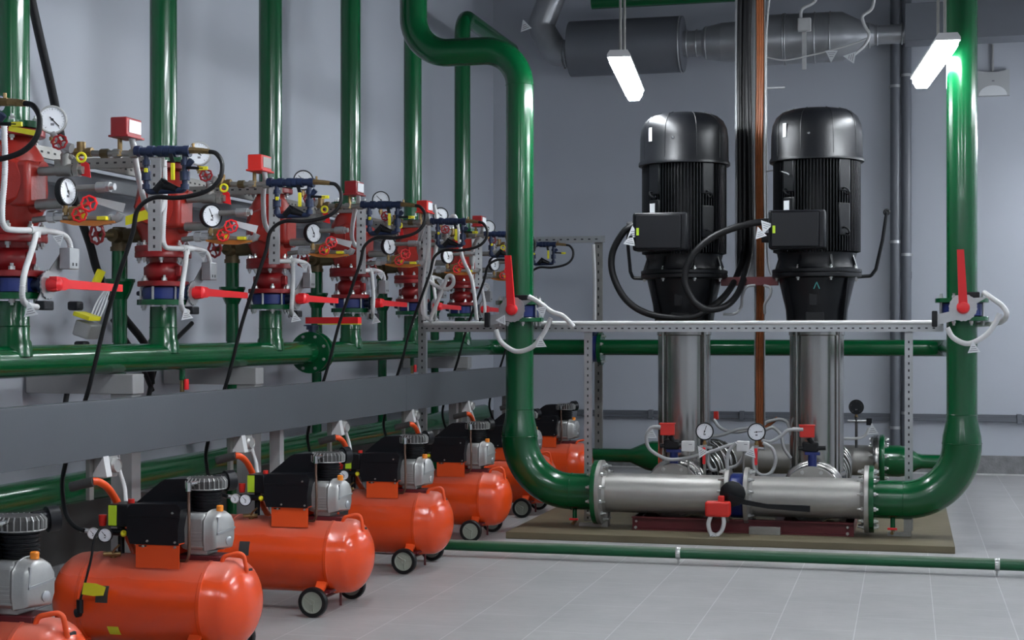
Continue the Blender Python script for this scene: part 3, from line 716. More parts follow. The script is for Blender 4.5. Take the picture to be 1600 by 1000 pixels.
# ================================================================ COMPRESSORS
CX = -2.256 - .395
CYS = [3.897 + 1.215 * k for k in range(7)]
C0 = Vector((CX, CYS[1], 0))
def C(px, py, yo=0.0): return PY(px, py, CYS[1] + yo) - C0
def Zm(zx, zy, yo): return C(zx / 3.571, 720 + zy / 3.571, yo)
def compressor():
    t = thing('air_compressor', '', 'compressor', (0, 0, 0), 'orange wheeled air compressors in a row')
    hl, r, zc = .395, .163, .232
    prof = [(0.002, -hl)]
    for k in range(1, 9): a = k / 8 * PI / 2; prof.append((r * math.sin(a), -hl + .11 * (1 - math.cos(a))))
    prof += [(r, -.245), (r + .0025, -.242), (r + .0025, -.23), (r, -.227), (r, .227), (r + .0025, .23), (r + .0025, .242), (r, .245)]
    for k in range(7, 0, -1): a = k / 8 * PI / 2; prof.append((r * math.sin(a), hl - .11 * (1 - math.cos(a))))
    prof.append((0.002, hl))
    MB().lathe(prof, (0, 0, zc), (1, 0, 0), 48).build('tank', ORANGE, t)
    # mounting plate saddle
    m = MB(); m.b2((-.03, -.108, .362), (.14, -.104, .451)); m.b2((-.03, .104, .362), (.14, .108, .451)); m.b2((-.03, -.108, .448), (.14, .108, .452))
    m.build('saddle', ORANGE2, t)
    MB().b2((.10, -.05, .385), (.27, .05, .405), .004).build('pump_rail', MAROON, t)
    m = MB(); m.b2((-.018, -.1095, .438), (.012, -.1075, .443)); m.build('slot', HOLE, t)
    for x in (.0, .125): bolt(t, (x, -.108, .440), (0, -1, 0), .005)
    m = MB(); y0, y1 = -.115, .115
    p = [(-.050, .447), (-.062, .48), (-.062, .572), (-.045, .590), (.135, .594), (.150, .575), (.138, .50), (.140, .447)]
    m.prism([(x, y0, z) for x, z in p], (0, y1 - y0, 0)); m.build('motor_shroud', BLACKP, t)
    m = MB(); p = [(-.075, .585), (.018, .660), (.040, .672), (.125, .676), (.140, .668), (.145, .585)]
    m.prism([(x, -.02, z) for x, z in p], (0, .13, 0)); m.build('air_duct', BLACKP, t)
    m = MB(); m.b2((-.066, -.09, .462), (-.060, .09, .566))
    for k in range(7): m.b2((-.071, -.09, .468 + k * .014), (-.064, .09, .474 + k * .014))
    m.build('vent_grille', BLACK, t)
    m = MB(); m.b2((-.056, -.1175, .545), (.142, -.1145, .548)); m.build('shroud_ridge', BLACK, t)
    for x, z in ((.118, .562), (.128, .458), (.02, .460)): bolt(t, (x, -.115, z), (0, -1, 0), .0045)
    cx, cy = .178, .03
    m = MB(); pr = []
    for k in range(11):
        z = .515 + k * .0118
        pr += [(.050, z), (.058, z + .002), (.058, z + .005), (.050, z + .007)]
    m.lathe(pr, (cx, cy, 0), seg=28); m.build('cylinder', BLACK, t)
    m = MB(); m.lathe([(.05, .636), (.066, .637), (.070, .641), (.070, .668), (.062, .678), (.0, .683)], (cx, cy, 0), seg=40)
    for k in range(26):
        a = 2 * PI * k / 26; u = Vector((math.cos(a), math.sin(a), 0)); v = Vector((-u.y, u.x, 0)); c = Vector((cx, cy, 0))
        m.mi = 1
        sec = [(.069, .638), (.077, .641), (.0775, .667), (.066, .680), (.060, .677)]
        m.prism([c + u * q + Vector((0, 0, z)) - v * .0012 for q, z in sec], v * .0024)
    m.mi = 1; m.torus((cx, cy, .639), (0, 0, 1), .073, .0022, 36, 6)
    m.build('cylinder_head', [DKGREY, ALU], t)
    # crankcase
    m = MB(); m.box((.170, .0, .490), (.11, .125, .135), .022, None, 3); m.lathe([(.050, 0), (.060, .02), (.060, .06)], (.115, .0, .49), (1, 0, 0), 24)
    m.box((.18, 0, .42), (.08, .09, .03), .006)
    for k in range(5): m.b2((.150, -.066, .436 + k * .012), (.215, -.060, .441 + k * .012))
    m.build('crankcase', ALU, t)
    pl = [(-.060, .425), (-.066, .46), (-.064, .53), (-.045, .556), (-.020, .566), (.020, .566), (.045, .552), (.064, .52), (.064, .455), (.050, .420)]
    c = Vector((.222, -.002, 0)); ax = Vector((1, -.22, 0)).normalized(); uy = Vector((.22, 1, 0)).normalized()
    def ringp(d, k, dz=0): return [c + ax * d + uy * a * k + Vector((0, 0, .492 + (z - .492) * k + dz)) for a, z in pl]
    m = MB(); m.rings([ringp(0, 1), ringp(.010, 1.04), ringp(.014, 1.0), ringp(.040, .93), ringp(.052, .86), ringp(.056, .78)])
    m.mi = 1
    m.prism([c + ax * .052 + uy * a + Vector((0, 0, z)) for a, z in ((-.052, .482), (.050, .496), (.052, .503), (-.052, .490))], ax * .008)
    m.prism([c + ax * .050 + uy * a + Vector((0, 0, z)) for a, z in ((-.052, .486), (-.046, .486), (-.040, .545), (-.046, .545))], ax * .008)
    m.lathe([(.016, .052), (.016, .060), (.009, .063)], c + Vector((0, 0, .455)) + uy * .015, ax, 16); m.build('crankcase_cover', [ALU, ZINC], t)
    m = MB(); m.lathe([(.010, .550), (.010, .562), (.013, .562), (.013, .580), (.010, .583)], (.252, -.01, 0), seg=14); m.build('oil_cap', mat('bright_orange_cap', (.85, .25, .02), .4) if 'bright_orange_cap' not in MATS else MATS['bright_orange_cap'], t)
    # air filter behind
    m = MB(); m.cyl((.19, .08, .655), (.215, .115, .658), .028, seg=20); m.cyl((.215, .115, .658), (.235, .14, .66), .038, seg=24); m.build('air_filter', BLACKP, t)
    # outlet tube
    m = MB(); m.tube(fillet([(.176, -.105, .650), (.176, -.105, .60), (.184, -.118, .50), (.182, -.115, .415), (.165, -.10, .39), (.11, -.06, .385)], .022, 5), .0055, 10); m.build('outlet_tube', mat('brown_copper_tube', (.16, .095, .07), .35, .6) if 'brown_copper_tube' not in MATS else MATS['brown_copper_tube'], t)
    m = MB(); m.cyl((.18, -.04, .664), (.176, -.105, .664), .009, seg=8); m.cyl((.176, -.105, .64), (.176, -.105, .672), .010, seg=6); m.build('tube_nut', CHROME, t)
    # pressure switch block
    m = MB(); m.box((-.118, -.02, .542), (.080, .11, .082), .006); m.cyl((-.13, -.03, .40), (-.13, -.03, .51), .012); m.cyl((-.20, -.06, .48), (-.08, -.06, .48), .013); m.cyl((-.12, -.05, .48), (-.12, -.05, .51), .014); m.build('switch_box', BLACKP, t)
    m = MB(); m.box((-.140, -.0765, .542), (.032, .003, .073)); m.build('warning_label', LIME, t)
    m = MB(); m.lathe([(.012, .58), (.012, .597)], (-.095, -.02, 0), seg=12); m.build('red_button', SWRED, t); m = MB(); m.lathe([(.012, 0), (.015, .02), (.015, .040)], (-.194, -.05, .50), (0, 0, 1), 12); m.build('red_button', SWRED, t)
    gauge('', (-.204, -.102, .478), (.25, -1, 0), .021, parent=t, needle=2.3, rim=ALU); gauge('', (-.154, -.105, .474), (.25, -1, 0), .027, parent=t, needle=2.3)
    m = MB(); m.lathe([(.006, 0), (.012, .008), (.012, .016), (.006, .024)], (-.085, -.09, .482), (.3, -1, 0), 12); m.build('yellow_knob', YELLOW, t)
    MB().tube([(-.262, -.09, .487), (-.225, -.08, .483), (-.18, -.06, .48)], .009, 8).build('hose_coupling', ZINC, t)
    m = MB(); m.cyl((-.15, -.05, .385), (-.15, -.05, .41), .012, seg=8); m.cyl((-.18, -.07, .40), (-.12, -.05, .40), .009, seg=8); m.tube([(-.15, -.06, .40), (-.13, -.08, .42), (-.105, -.09, .438)], .004, 6); m.build('drain_cock', BRASS, t)
    # push handle
    m = MB(); m.tube(crom([(-.085, .0, .385), (-.125, .04, .42), (-.168, .045, .50), (-.178, .04, .56), (-.182, .0, .61), (-.182, -.05, .645), (-.187, -.095, .665), (-.20, -.112, .667)], 6), .014, 14); m.build('push_handle', ORANGE2, t)
    m = MB(); m.tube([(-.195, -.112, .667), (-.24, -.114, .657), (-.285, -.115, .645)], .0185, 14); m.build('handle_grip', DKGREY, t)
    # carry handle at right end
    m = MB(); m.tube(fillet([(.270, -.045, .352), (.282, -.045, .405), (.352, -.03, .420), (.362, -.02, .345)], .022, 5), .008, 10); m.build('carry_handle', ORANGE2, t)
    m = MB(); m.b2((.350, -.01, .33), (.362, .03, .355), .003); m.build('handle_lug', BLACK, t)
    # stickers on tank (curved thin patches)
    def patch(x0, x1, a0, a1, name, mt):
        mm = MB(); R = r + .0012; n = 6; top = []; bot = []
        pts = []
        for k in range(n + 1):
            a = a0 + (a1 - a0) * k / n
            pts.append((-R * math.cos(a), zc + R * math.sin(a)))
        for k in range(n):
            mm._f([mm.bm.verts.new((x0, *pts[k])), mm.bm.verts.new((x1, *pts[k])), mm.bm.verts.new((x1, *pts[k + 1])), mm.bm.verts.new((x0, *pts[k + 1]))])
        return mm.build(name, mt, t)
    patch(-.160, -.112, .05, .42, 'rating_plate', DKGREY)
    patch(-.125, -.080, -.75, -.50, 'yellow_sticker', YELLOW)
    # wheels
    for s in (-1, 1):
        b = MB(); b.lathe([(.046, -.016), (.060, -.016), (.064, -.010), (.064, .010), (.060, .016), (.046, .016), (.046, -.016)], (.215, s * .235, .064), (0, 1, 0), 32, (False, False)); w = b.build('wheel', RUBBER, t)
        b = MB(); b.lathe([(.047, -.014), (.047, .014), (.041, .014), (.041, .008), (0.001, .008)], (.215, s * .235, .064), (0, s, 0), 32); b.lathe([(.047, -.014), (.001, -.014)], (.215, s * .235, .064), (0, s, 0), 24)
        for k in range(3):
            a = 2 * PI * k / 3 + .5
            for o_ in (-.006, .006):
                u = Vector((math.cos(a), 0, math.sin(a))); v = Vector((-u.z, 0, u.x)); cc = Vector((.215, s * .235 + s * .007, .064)) + v * o_
                b.prism([cc + u * .008 - v * .002, cc + u * .043 - v * .002, cc + u * .043 + v * .002, cc + u * .008 + v * .002], (0, s * .006, 0))
        b.lathe([(.012, .006), (.012, .018), (.006, .018), (.006, .012)], (.215, s * .235, .064), (0, s, 0), 14)
        b.build('rim', WHEELM, w)
    m = MB(); m.cyl((.215, -.235, .064), (.215, .235, .064), .007, seg=10); m.b2((.21, -.16, .09), (.26, .16, .10)); m.cyl((.25, 0, .012), (.25, 0, .10), .006, seg=8); m.cyl((.215, 0, .064), (.25, 0, .09), .006, seg=8); m.build('axle', MAROON, t)
    for s in (-1, 1): m = MB(); m.prism([(.19, s * .11, .14), (.24, s * .11, .14), (.232, s * .21, .055), (.198, s * .21, .055)], (0, s * .004, .012)); m.build('wheel_bracket', ORANGE2, t)
    for s in (-1, 1):
        m = MB(); m.lathe([(.022, 0), (.018, .03), (.01, .04), (.01, .10)], (-.24, s * .12, 0), seg=14); m.build('rubber_foot', RUBBER, t)
    m = MB(); m.b2((-.26, -.15, .09), (-.22, .15, .098)); m.build('foot_bracket', ORANGE2, t)
    return t
CP = compressor()
cl = ['frontmost, cut by the lower left corner', 'second from the camera, with yellow label on its cable', 'third from the camera, nearest one showing both wheels', 'fourth from the camera, beside the thin floor pipe', 'fifth from the camera, left of the big elbow', 'sixth, partly hidden behind the big green elbow', 'farthest, seen between the tall left riser and the strut post']
for i, y in enumerate(CYS):
    o = copy_tree(CP) if i < 6 else CP
    o.location = (CX, y, 0); o['label'] = 'orange tank air compressor, ' + cl[i]
# cable with plug + yellow label on compressor 2
t = thing('power_cable', 'black cable with yellow flag label hanging on the second compressor tank', 'cable', Zm(450, 860, -.2) + C0)
MB().tube(crom([Zm(555, 385, -.16) + C0, Zm(525, 440, -.18) + C0, Zm(510, 540, -.19) + C0, Zm(480, 660, -.2) + C0, Zm(452, 760, -.2) + C0, Zm(446, 800, -.2) + C0], 6), .0045, 8).build('cord', RUBBER, t)
m = MB(); m.cyl(Zm(446, 775, -.2) + C0, Zm(446, 850, -.2) + C0, .012, seg=12); m.cyl(Zm(446, 845, -.2) + C0, Zm(425, 850, -.2) + C0, .016, seg=12); m.build('plug', BLACKP, t)
m = MB(); m.prism([Zm(468, 680, -.21) + C0, Zm(535, 685, -.21) + C0, Zm(590, 705, -.205) + C0, Zm(575, 752, -.205) + C0, Zm(520, 755, -.21) + C0, Zm(456, 745, -.21) + C0], (0, .002, 0)); m.build('flag_label', YELLOW, t)
# sockets under trunking with cables
for i in range(7):
    y = CYS[i] + .10
    R = Vector((0, y - (CYS[1] + .10), 0))
    lo = 'at the %s compressor' % ['nearest', 'second', 'third', 'fourth', 'fifth', 'sixth', 'farthest'][i]
    p = PX(163, 728, -2.90) + R
    if p.y + .1 > yend: continue
    t = thing('power_socket', 'grey wall socket with slanted lid under the trunking, ' + lo, 'socket', p - Vector((0, 0, .05)), 'sockets under the trunking')
    MB().box(p, (.055, .11, .085), .006).build('housing', ALU, t)
    MB().prism([p + Vector((-.02, -.062, -.035)), p + Vector((.045, -.062, -.035)), p + Vector((.03, -.062, .04))], (0, .04, 0)).build('lid', CONDUIT, t)
    m = MB(); m.lathe([(.028, 0), (.030, .012), (.024, .022), (.022, .018), (.0, .018)], p + Vector((.026, .02, .002)), (1, -.15, 0), 20); m.build('outlet_ring', ALU, t)
    m = MB(); m.b2(p + Vector((-.028, -.085, -.12)), p + Vector((-.012, -.055, .042))); m.build('mounting_bar', ZINCD, t)
    P = crom([p + Vector((.0, .10, .04)), p + Vector((.0, .11, -.02)), p + Vector((.02, .115, -.09)), p + Vector((.04, .09, -.14)), p + Vector((.09, .02, -.17)), p + Vector((.14, -.02, -.19))], 6)
    tag(MB().tube(P, .0085, 10).build('white_cable', CONDUIT), 'white power cable hanging from the trunking, ' + lo, 'cable', 'white cables of the compressors')

# ================================================================ PUMP SKID AREA
MY, MZ = 9.1, .248
XA, XB = -2.291, .303          # big riser axes
FA, FB = -1.794, -.211         # manifold outer flange planes
PAD = mat('painted_plinth_board', (0.125, 0.103, 0.060), 0.6, 0, 0.4, 2.2, 0.25, 14)
pad = MB(); pad.b2((-2.28, 8.72, 0), (.255, 12.5, .04), .004)
tag(pad.build('plinth', PAD), 'low brown plinth board under the two vertical pumps', 'plinth')

# big risers
def big_riser(label, pts, R):
    t = thing('riser_pipe', label, 'pipe', (pts[-1][0], MY, 1.403), 'tall green pipes of the pump manifold')
    MB().tube(fillet(pts, R, 14), .085, 36).build('pipe', GREEN, t)
    MB().lathe([(.146, 1.378), (.148, 1.38), (.148, 1.401), (.146, 1.403)], (pts[-1][0], MY, 0), seg=36).build('flange', GREEN, t)
    bolts(t, (pts[-1][0], MY, 1.403), (0, 0, 1), .123, 8, .012); return t
rl = big_riser('tall green riser with an S-shaped double bend at its top, left of the pumps', [(-2.973, MY, ZC), (-2.973, MY, 2.94), (XA, MY, 2.94), (XA, MY, 1.38)], .225)
MB().torus((XA, MY, 2.72), (0, 0, 1), .0855, .003, 36, 6).build('weld_bead', GREEN, rl)
rr = big_riser('tall straight green riser at the right, right of the pumps', [(XB, MY, ZC), (XB, MY, 1.38)], .1)
def lower(label, X, FX, sgn):
    t = thing('elbow_pipe', label, 'pipe', (X, MY, .04), 'big green elbow pipes of the pump manifold')
    m = MB(); m.lathe([(.085, 1.28), (.085, .742)], (X, MY, 0), seg=40); m.lathe([(.085, .742), (.089, .70), (.106, .62), (.1095, .578)], (X, MY, 0), seg=40, caps=(False, False)); m.build('pipe', GREEN, t)
    for z, r in ((.742, .0855), (.578, .110)): MB().torus((X, MY, z), (0, 0, 1), r, .003, 40, 6).build('weld_bead', GREEN, t)
    P = fillet([(X, MY, .585), (X, MY, MZ), (FX - sgn * .012, MY, MZ)], .325, 18)
    m = MB(); m.tube(P, .1095, 40); m.build('elbow', GREEN, t)
    MB().torus((X + sgn * .325, MY, MZ), (1, 0, 0), .110, .003, 40, 6).build('weld_bead', GREEN, t)
    MB().lathe([(.146, 1.274), (.148, 1.276), (.148, 1.297), (.146, 1.299)], (X, MY, 0), seg=36).build('flange', GREEN, t)
    MB().lathe([(.190, 0), (.193, .003), (.193, .025), (.190, .028)], (FX - sgn * .028, MY, MZ), (sgn, 0, 0), 44).build('flange', GREEN, t)
    bolts(t, (FX - sgn * .028, MY, MZ), (-sgn, 0, 0), .163, 12, .0125)
    bolts(t, (X, MY, 1.274), (0, 0, -1), .123, 8, .012)
    return t
el = lower('big green elbow with reducer at the left end of the steel manifold', XA, FA, 1)
er = lower('big green elbow with reducer at the right end of the steel manifold', XB, FB, -1)
# drain cocks with brackets below elbows
for k, (px, X, s) in enumerate(((898, None, 1), (1395, None, -1))):
    p = PY(px, 800 if k == 0 else 812, MY)
    t = el if k == 0 else er
    m = MB(); m.cyl((p.x, MY, MZ - .09), (p.x, MY, .085), .014, seg=12); m.build('drain_stub', GREEN, t)
    c = thing('drain_cock', 'small brass drain cock with red handle under the %s elbow' % ('left' if k == 0 else 'right'), 'valve', (p.x, MY, .045), 'drain cocks under the big elbows')
    m = MB(); m.cyl((p.x, MY, .085), (p.x, MY, .062), .011, seg=8); m.cyl((p.x, MY + .008, .068), (p.x - .005, MY - .035, .058), .010, seg=8); m.build('body', BRASS, c)
    m = MB(); m.b2((p.x - .03, MY - .022, .075), (p.x + .025, MY - .012, .088), .003); m.build('handle', BRED, c)
    q = PY(945 if k == 0 else 1418, 830, MY)
    b = thing('support_bracket', 'grey steel foot bracket beside the drain cock, %s elbow' % ('left' if k == 0 else 'right'), 'bracket', (q.x, MY, .04), 'foot brackets under the big elbows')
    m = MB(); m.b2((q.x - .022, MY - .02, .04), (q.x + .022, MY + .06, .14), .002); m.build('post', ZINCD, b)
    m = MB(); lo, hi = sorted((p.x + .03 * s, q.x)); m.b2((lo, MY - .025, .04), (hi, MY + .015, .062), .002); m.build('foot', ZINCD, b)
# riser valves
def riser_valve(X, which, lean):
    t = thing('butterfly_valve', 'blue butterfly valve on the %s tall riser with upright red lever' % which, 'valve', (X, MY, 1.299), 'butterfly valves on the tall risers')
    MB().lathe([(.102, 1.299), (.112, 1.305), (.112, 1.372), (.102, 1.378)], (X, MY, 0), seg=32).build('body', BLUE2, t)
    m = MB(); m.cyl((X, MY - .1, 1.345), (X, MY - .175, 1.345), .03); m.build('stem_boss', BLUE, t)
    N = 40; p = []
    for k in range(2 * N):
        a = PI * k / N; r = .077 if (k // 2) % 2 else .0745
        p.append((X + math.cos(a) * r, MY - .185, 1.348 + math.sin(a) * r))
    MB().prism(p, (0, .008, 0)).build('notch_plate', ZINC, t)
    m = MB(); m.lathe([(.034, 0), (.036, .02), (.028, .036), (.012, .04)], (X, MY - .187, 1.348), (0, -1, 0), 20)
    d = Vector((lean, -.06, 1)).normalized(); u = Vector((1, 0, 0)); w = Vector((0, 1, 0)); s = Vector((X, MY - .208, 1.36)); e = s + d * .31
    sec = lambda c, a, b: [c + u * a + w * b, c - u * a + w * b, c - u * a - w * b, c + u * a - w * b]
    m.rings([sec(s, .024, .010), sec(e, .019, .007)]); m.build('lever', BRED, t)
    for k in range(8):
        a = PI / 8 + k * PI / 4
        m = MB(); m.cyl((X + math.cos(a) * .123, MY + math.sin(a) * .123, 1.262), (X + math.cos(a) * .123, MY + math.sin(a) * .123, 1.43), .007, seg=8); m.build('stud', BOLTM, t)
    m = MB(); m.b2((X - .01 , MY - .176, 1.40), (X + .09, MY - .12, 1.435), .006); m.build('limit_switch', BLACKP, t)
    m = MB(); m.b2((X - .168, MY - .21, 1.24), (X - .138, MY - .17, 1.33), .006); m.build('limit_switch', BLACKP, t)
    m = MB(); m.prism([(X - .14, MY - .176, 1.31), (X - .06, MY - .176, 1.33), (X - .03, MY - .176, 1.28), (X - .14, MY - .176, 1.25)], (0, .004, 0)); m.prism([(X + .02, MY - .178, 1.40), (X + .13, MY - .178, 1.405), (X + .04, MY - .178, 1.35)], (0, .004, 0)); m.build('switch_bracket', ZINC, t)
    return t
riser_valve(XA, 'left', -.05); riser_valve(XB, 'right', -.05)
def cond(label, pts, r=.012, m=CONDUIT, Y=8.88, name='cable_conduit', cat='conduit', group=None, n=7, seg=12):
    P = crom([PY(p[0], p[1], p[2] if len(p) > 2 else Y) for p in pts], n)
    return tag(MB().tube(P, r, seg).build(name, m), label, cat, group)
cond('white conduit loop hanging below the left tall riser valve', [(775, 515), (783, 534), (806, 549), (832, 542), (850, 520), (861, 497)], .0145)
cond('white conduit sloping down right from the left tall riser valve', [(826, 463), (843, 473), (862, 487), (880, 494), (897, 511)], .0145)
cond('white conduit loop hanging below the right tall riser valve', [(1480, 512), (1490, 528), (1513, 537), (1540, 524), (1555, 505), (1562, 490)], .0145)
cond('white conduit curling around the right side of the right tall riser valve', [(1538, 457, 8.95), (1550, 466), (1566, 478), (1573, 492), (1562, 504, 9.0), (1530, 507, 9.2), (1510, 508, 9.32)], .0145)
tri_tag('white triangular tag on the conduit below the left tall riser valve', PY(845, 535, 8.84), (.1, -1, 0), .062, .05)
tri_tag('white triangular tag at the right flange of the left riser valve', PY(847, 487, 8.84), (.1, -1, 0), .062, 3.3)
tri_tag('white triangular tag left of the notch plate on the left riser valve', PY(783, 500, 8.80), (.1, -1, 0), .055, 1.6)
tri_tag('white triangular tag on the loop below the right riser valve', PY(1521, 543, 8.84), (.1, -1, 0), .062, .1)

# rail with posts
RYs = 9.32
xl = PY(662, 510, RYs).x; xr = PY(1474, 507, RYs).x
t = thing('post_and_rail', 'galvanised perforated rail on posts crossing in front of both pumps', 'rail', (-1, RYs, 0))
zR = 1.235
strut_mb((xl, RYs, zR), (xr, RYs, zR), (0, -1, 0), .04, .03, .042).build('rail', [ZINC, HOLE], t)
for px in (917, 1420):
    x = PY(px, 600, RYs).x
    strut_mb((x, RYs + .03, .04 if px < 1300 else .04), (x, RYs + .03, zR - .02), (0.0, -1, 0), .044, .03, .042).build('post', [ZINC, HOLE], t)
x = xl - .02
strut_mb((x, RYs + .03, 0), (x, RYs + .03, 1.99), (0, -1, 0), .05, .03, .042).build('post', [ZINC, HOLE], t)
m = MB(); m.cyl((xl, RYs, zR + .033), (xr, RYs, zR + .033), .013, seg=12)
tag(m.build('cable_conduit', CONDUIT), 'long white conduit lying along the top of the rail in front of the pumps', 'conduit')
m = MB(); m.cyl((xl + .03, RYs + .028, zR + .033), (PY(1300, 500, RYs).x, RYs + .028, zR + .033), .011, seg=12)
tag(m.build('cable_conduit', CONDUIT), 'second white conduit lying behind the first on the rail', 'conduit')
# conduits going up beside left post
for k, (pts, lab) in enumerate((([(668, 320), (670, 380), (662, 440), (663, 500)], 'white conduit climbing the left rail post to the fifth alarm valve'),
                       ([(679, 320), (684, 370), (672, 430), (660, 470), (662, 492), (676, 502)], 'white conduit bowing right beside the left rail post'),
                       ([(700, 345), (712, 340), (722, 400), (738, 440), (745, 500)], 'white conduit dropping to the rail at the farthest alarm valve'),
                       ([(668, 436), (680, 446), (697, 452), (708, 444), (707, 432), (699, 432), (694, 446), (672, 500)], 'white conduit crossing from the left rail post to the fifth valve'))):
    cond(lab, pts, .0125, Y=9.27)

# ---- steel manifold
ctr = PY(1153, 775, MY).x
def steel(label, xa, xb, pumpx):
    t = thing('manifold_pipe', label, 'pipe', ((xa + xb) / 2, MY, .13), 'stainless manifold pipes in front of the pumps')
    m = MB(); m.lathe([(.117, 0), (.117, xb - xa)], (xa, MY, MZ), (1, 0, 0), 48); m.cyl((pumpx, MY + .05, MZ), (pumpx, 9.28, MZ), .10, seg=32); m.build('pipe', STEELM, t)
    return t
PXL = PY(1069, 400, 9.75).x; PXR = PY(1276, 400, 9.75).x
sl = steel('matt stainless manifold pipe in front of the left pump', FA, ctr - .055, PXL); sr = steel('matt stainless manifold pipe in front of the right pump', ctr + .055, FB, PXR)
def fl(parent, x, d, r=.193, n=12, m=STEELM, bs=.0125, sp=None):
    MB().lathe([(r - .003, 0), (r, .003), (r, .024), (r - .01, .028), (.13, .034), (.118, .05)], (x, MY, MZ), (d, 0, 0), 44).build('flange', m, parent)
    bolts(parent, (x + d * .028, MY, MZ), (d, 0, 0), sp or r - .03, n, bs)
fl(sl, FA, 1); fl(sr, FB, -1); fl(sl, ctr - .042, -1, .168, 12, sp=.146); fl(sr, ctr + .042, 1, .168, 12, sp=.146)
for p_, x0, d in ((sl, FA + .028, 1), (sr, FB - .028, -1), (sl, ctr - .07, -1), (sr, ctr + .07, 1)):
    for k in range(12):
        a = PI / 12 + k * PI / 6; rr_ = .163 if abs(x0 - ctr) > .2 else .146
        m = MB(); m.cyl((x0, MY + math.cos(a) * rr_, MZ + math.sin(a) * rr_), (x0 + d * .035, MY + math.cos(a) * rr_, MZ + math.sin(a) * rr_), .007, seg=6); m.build('stud', BOLTM, p_)
cvv = thing('butterfly_valve', 'central manifold valve with long black lever lying over the right steel pipe', 'valve', (ctr, MY, .1))
MB().lathe([(.125, -.04), (.130, -.03), (.130, .03), (.125, .04)], (ctr, MY, MZ), (1, 0, 0), 32).build('body', BLUE2, cvv)
m = MB(); m.cyl((ctr, MY - .12, MZ + .02), (ctr, MY - .2, MZ + .02), .035, seg=16); m.lathe([(.055, 0), (.075, .01), (.075, .02), (.05, .03)], (ctr - .01, MY - .18, MZ + .03), (0, -1, 0), 12); m.build('gear_head', BLACK, cvv)
s = PY(1138, 777, 8.88); e = PY(1266, 795, 8.86); s2 = PY(1165, 785, 8.87); Zv = Vector((0, 0, 1))
m = MB()
q = lambda c, h, w: [c + Vector((0, -w, h)), c + Vector((0, w, h)), c + Vector((0, w, -h)), c + Vector((0, -w, -h))]
m.rings([q(s, .024, .014), q(s2, .013, .012), q(PY(1200, 791, 8.87), .013, .012), q(e, .018, .012)]); m.build('lever', BLACK, cvv)
t = thing('limit_switch', 'bright red rectangular switch box at the middle of the steel manifold', 'switch', PY(1122, 806, 8.84))
MB().box(PY(1122, 795, 8.84), (.145, .07, .088), .014, None, 3).build('housing', SWRED, t)
MB().box(PY(1127, 780, 8.86), (.035, .05, .04), .006).build('coupling', SWRED, t)
m = MB(); c0 = PY(1122, 795, 8.84)
m = MB(); m.box(c0 + Vector((0, -.036, 0)), (.118, .003, .064), .001); m.build('cover', SWRED, t)
cond('white conduit looping below the red central switch box, left arm', [(1111, 806, 8.84), (1107, 818, 8.84), (1110, 832, 8.84), (1119, 837, 8.84)], .0125)
cond('white conduit looping below the red central switch box, right arm', [(1119, 837, 8.83), (1127, 830, 8.84), (1131, 818, 8.84), (1130, 806, 8.84)], .0125)
tri_tag('slender white tag pointing down below the central red switch box', PY(1113, 838, 8.81), (0, -1, 0), .05, .5)

# ---- skid
t = thing('base_frame', 'dark maroon steel frame lying under the steel manifold and pumps', 'frame', (-.95, 9.7, .04))
xa, xb = PY(987, 820, 9.0).x, PY(1334, 825, 9.0).x
def chan(lo, hi, nm='channel'):
    m = MB(); lo = Vector(lo); hi = Vector(hi)
    m.b2(lo + Vector((0, .03, 0)), hi); m.b2(lo, (hi.x, hi.y, lo.z + .008)); m.b2((lo.x, lo.y, hi.z - .008), hi)
    return m.build(nm, MAROON, t)
chan((xa, 9.0, .04), (xb, 9.04, .118)); chan((xa, 10.25, .04), (xb, 10.29, .118))
for x in (xa, PXL - .2, PXL + .2, PXR - .2, PXR + .2, xb - .05):
    MB().b2((x, 9.04, .042), (x + .05, 10.25, .116), .002).build('cross_member', MAROON, t)
for x in (xa + .025, xb - .035): bolt(t, (x, 9.0, .056), (0, -1, 0), .010); bolt(t, (x, 9.02, .09), (0, -1, 0), .008)
m = MB(); p = PY(1195, 830, 8.97); m.b2((p.x - .09, 8.95, .04), (p.x + .09, 8.99, .085), .003); tag(m.build('foot_block', ZINCD), 'small dark steel block on the plinth below the manifold middle', 'block')

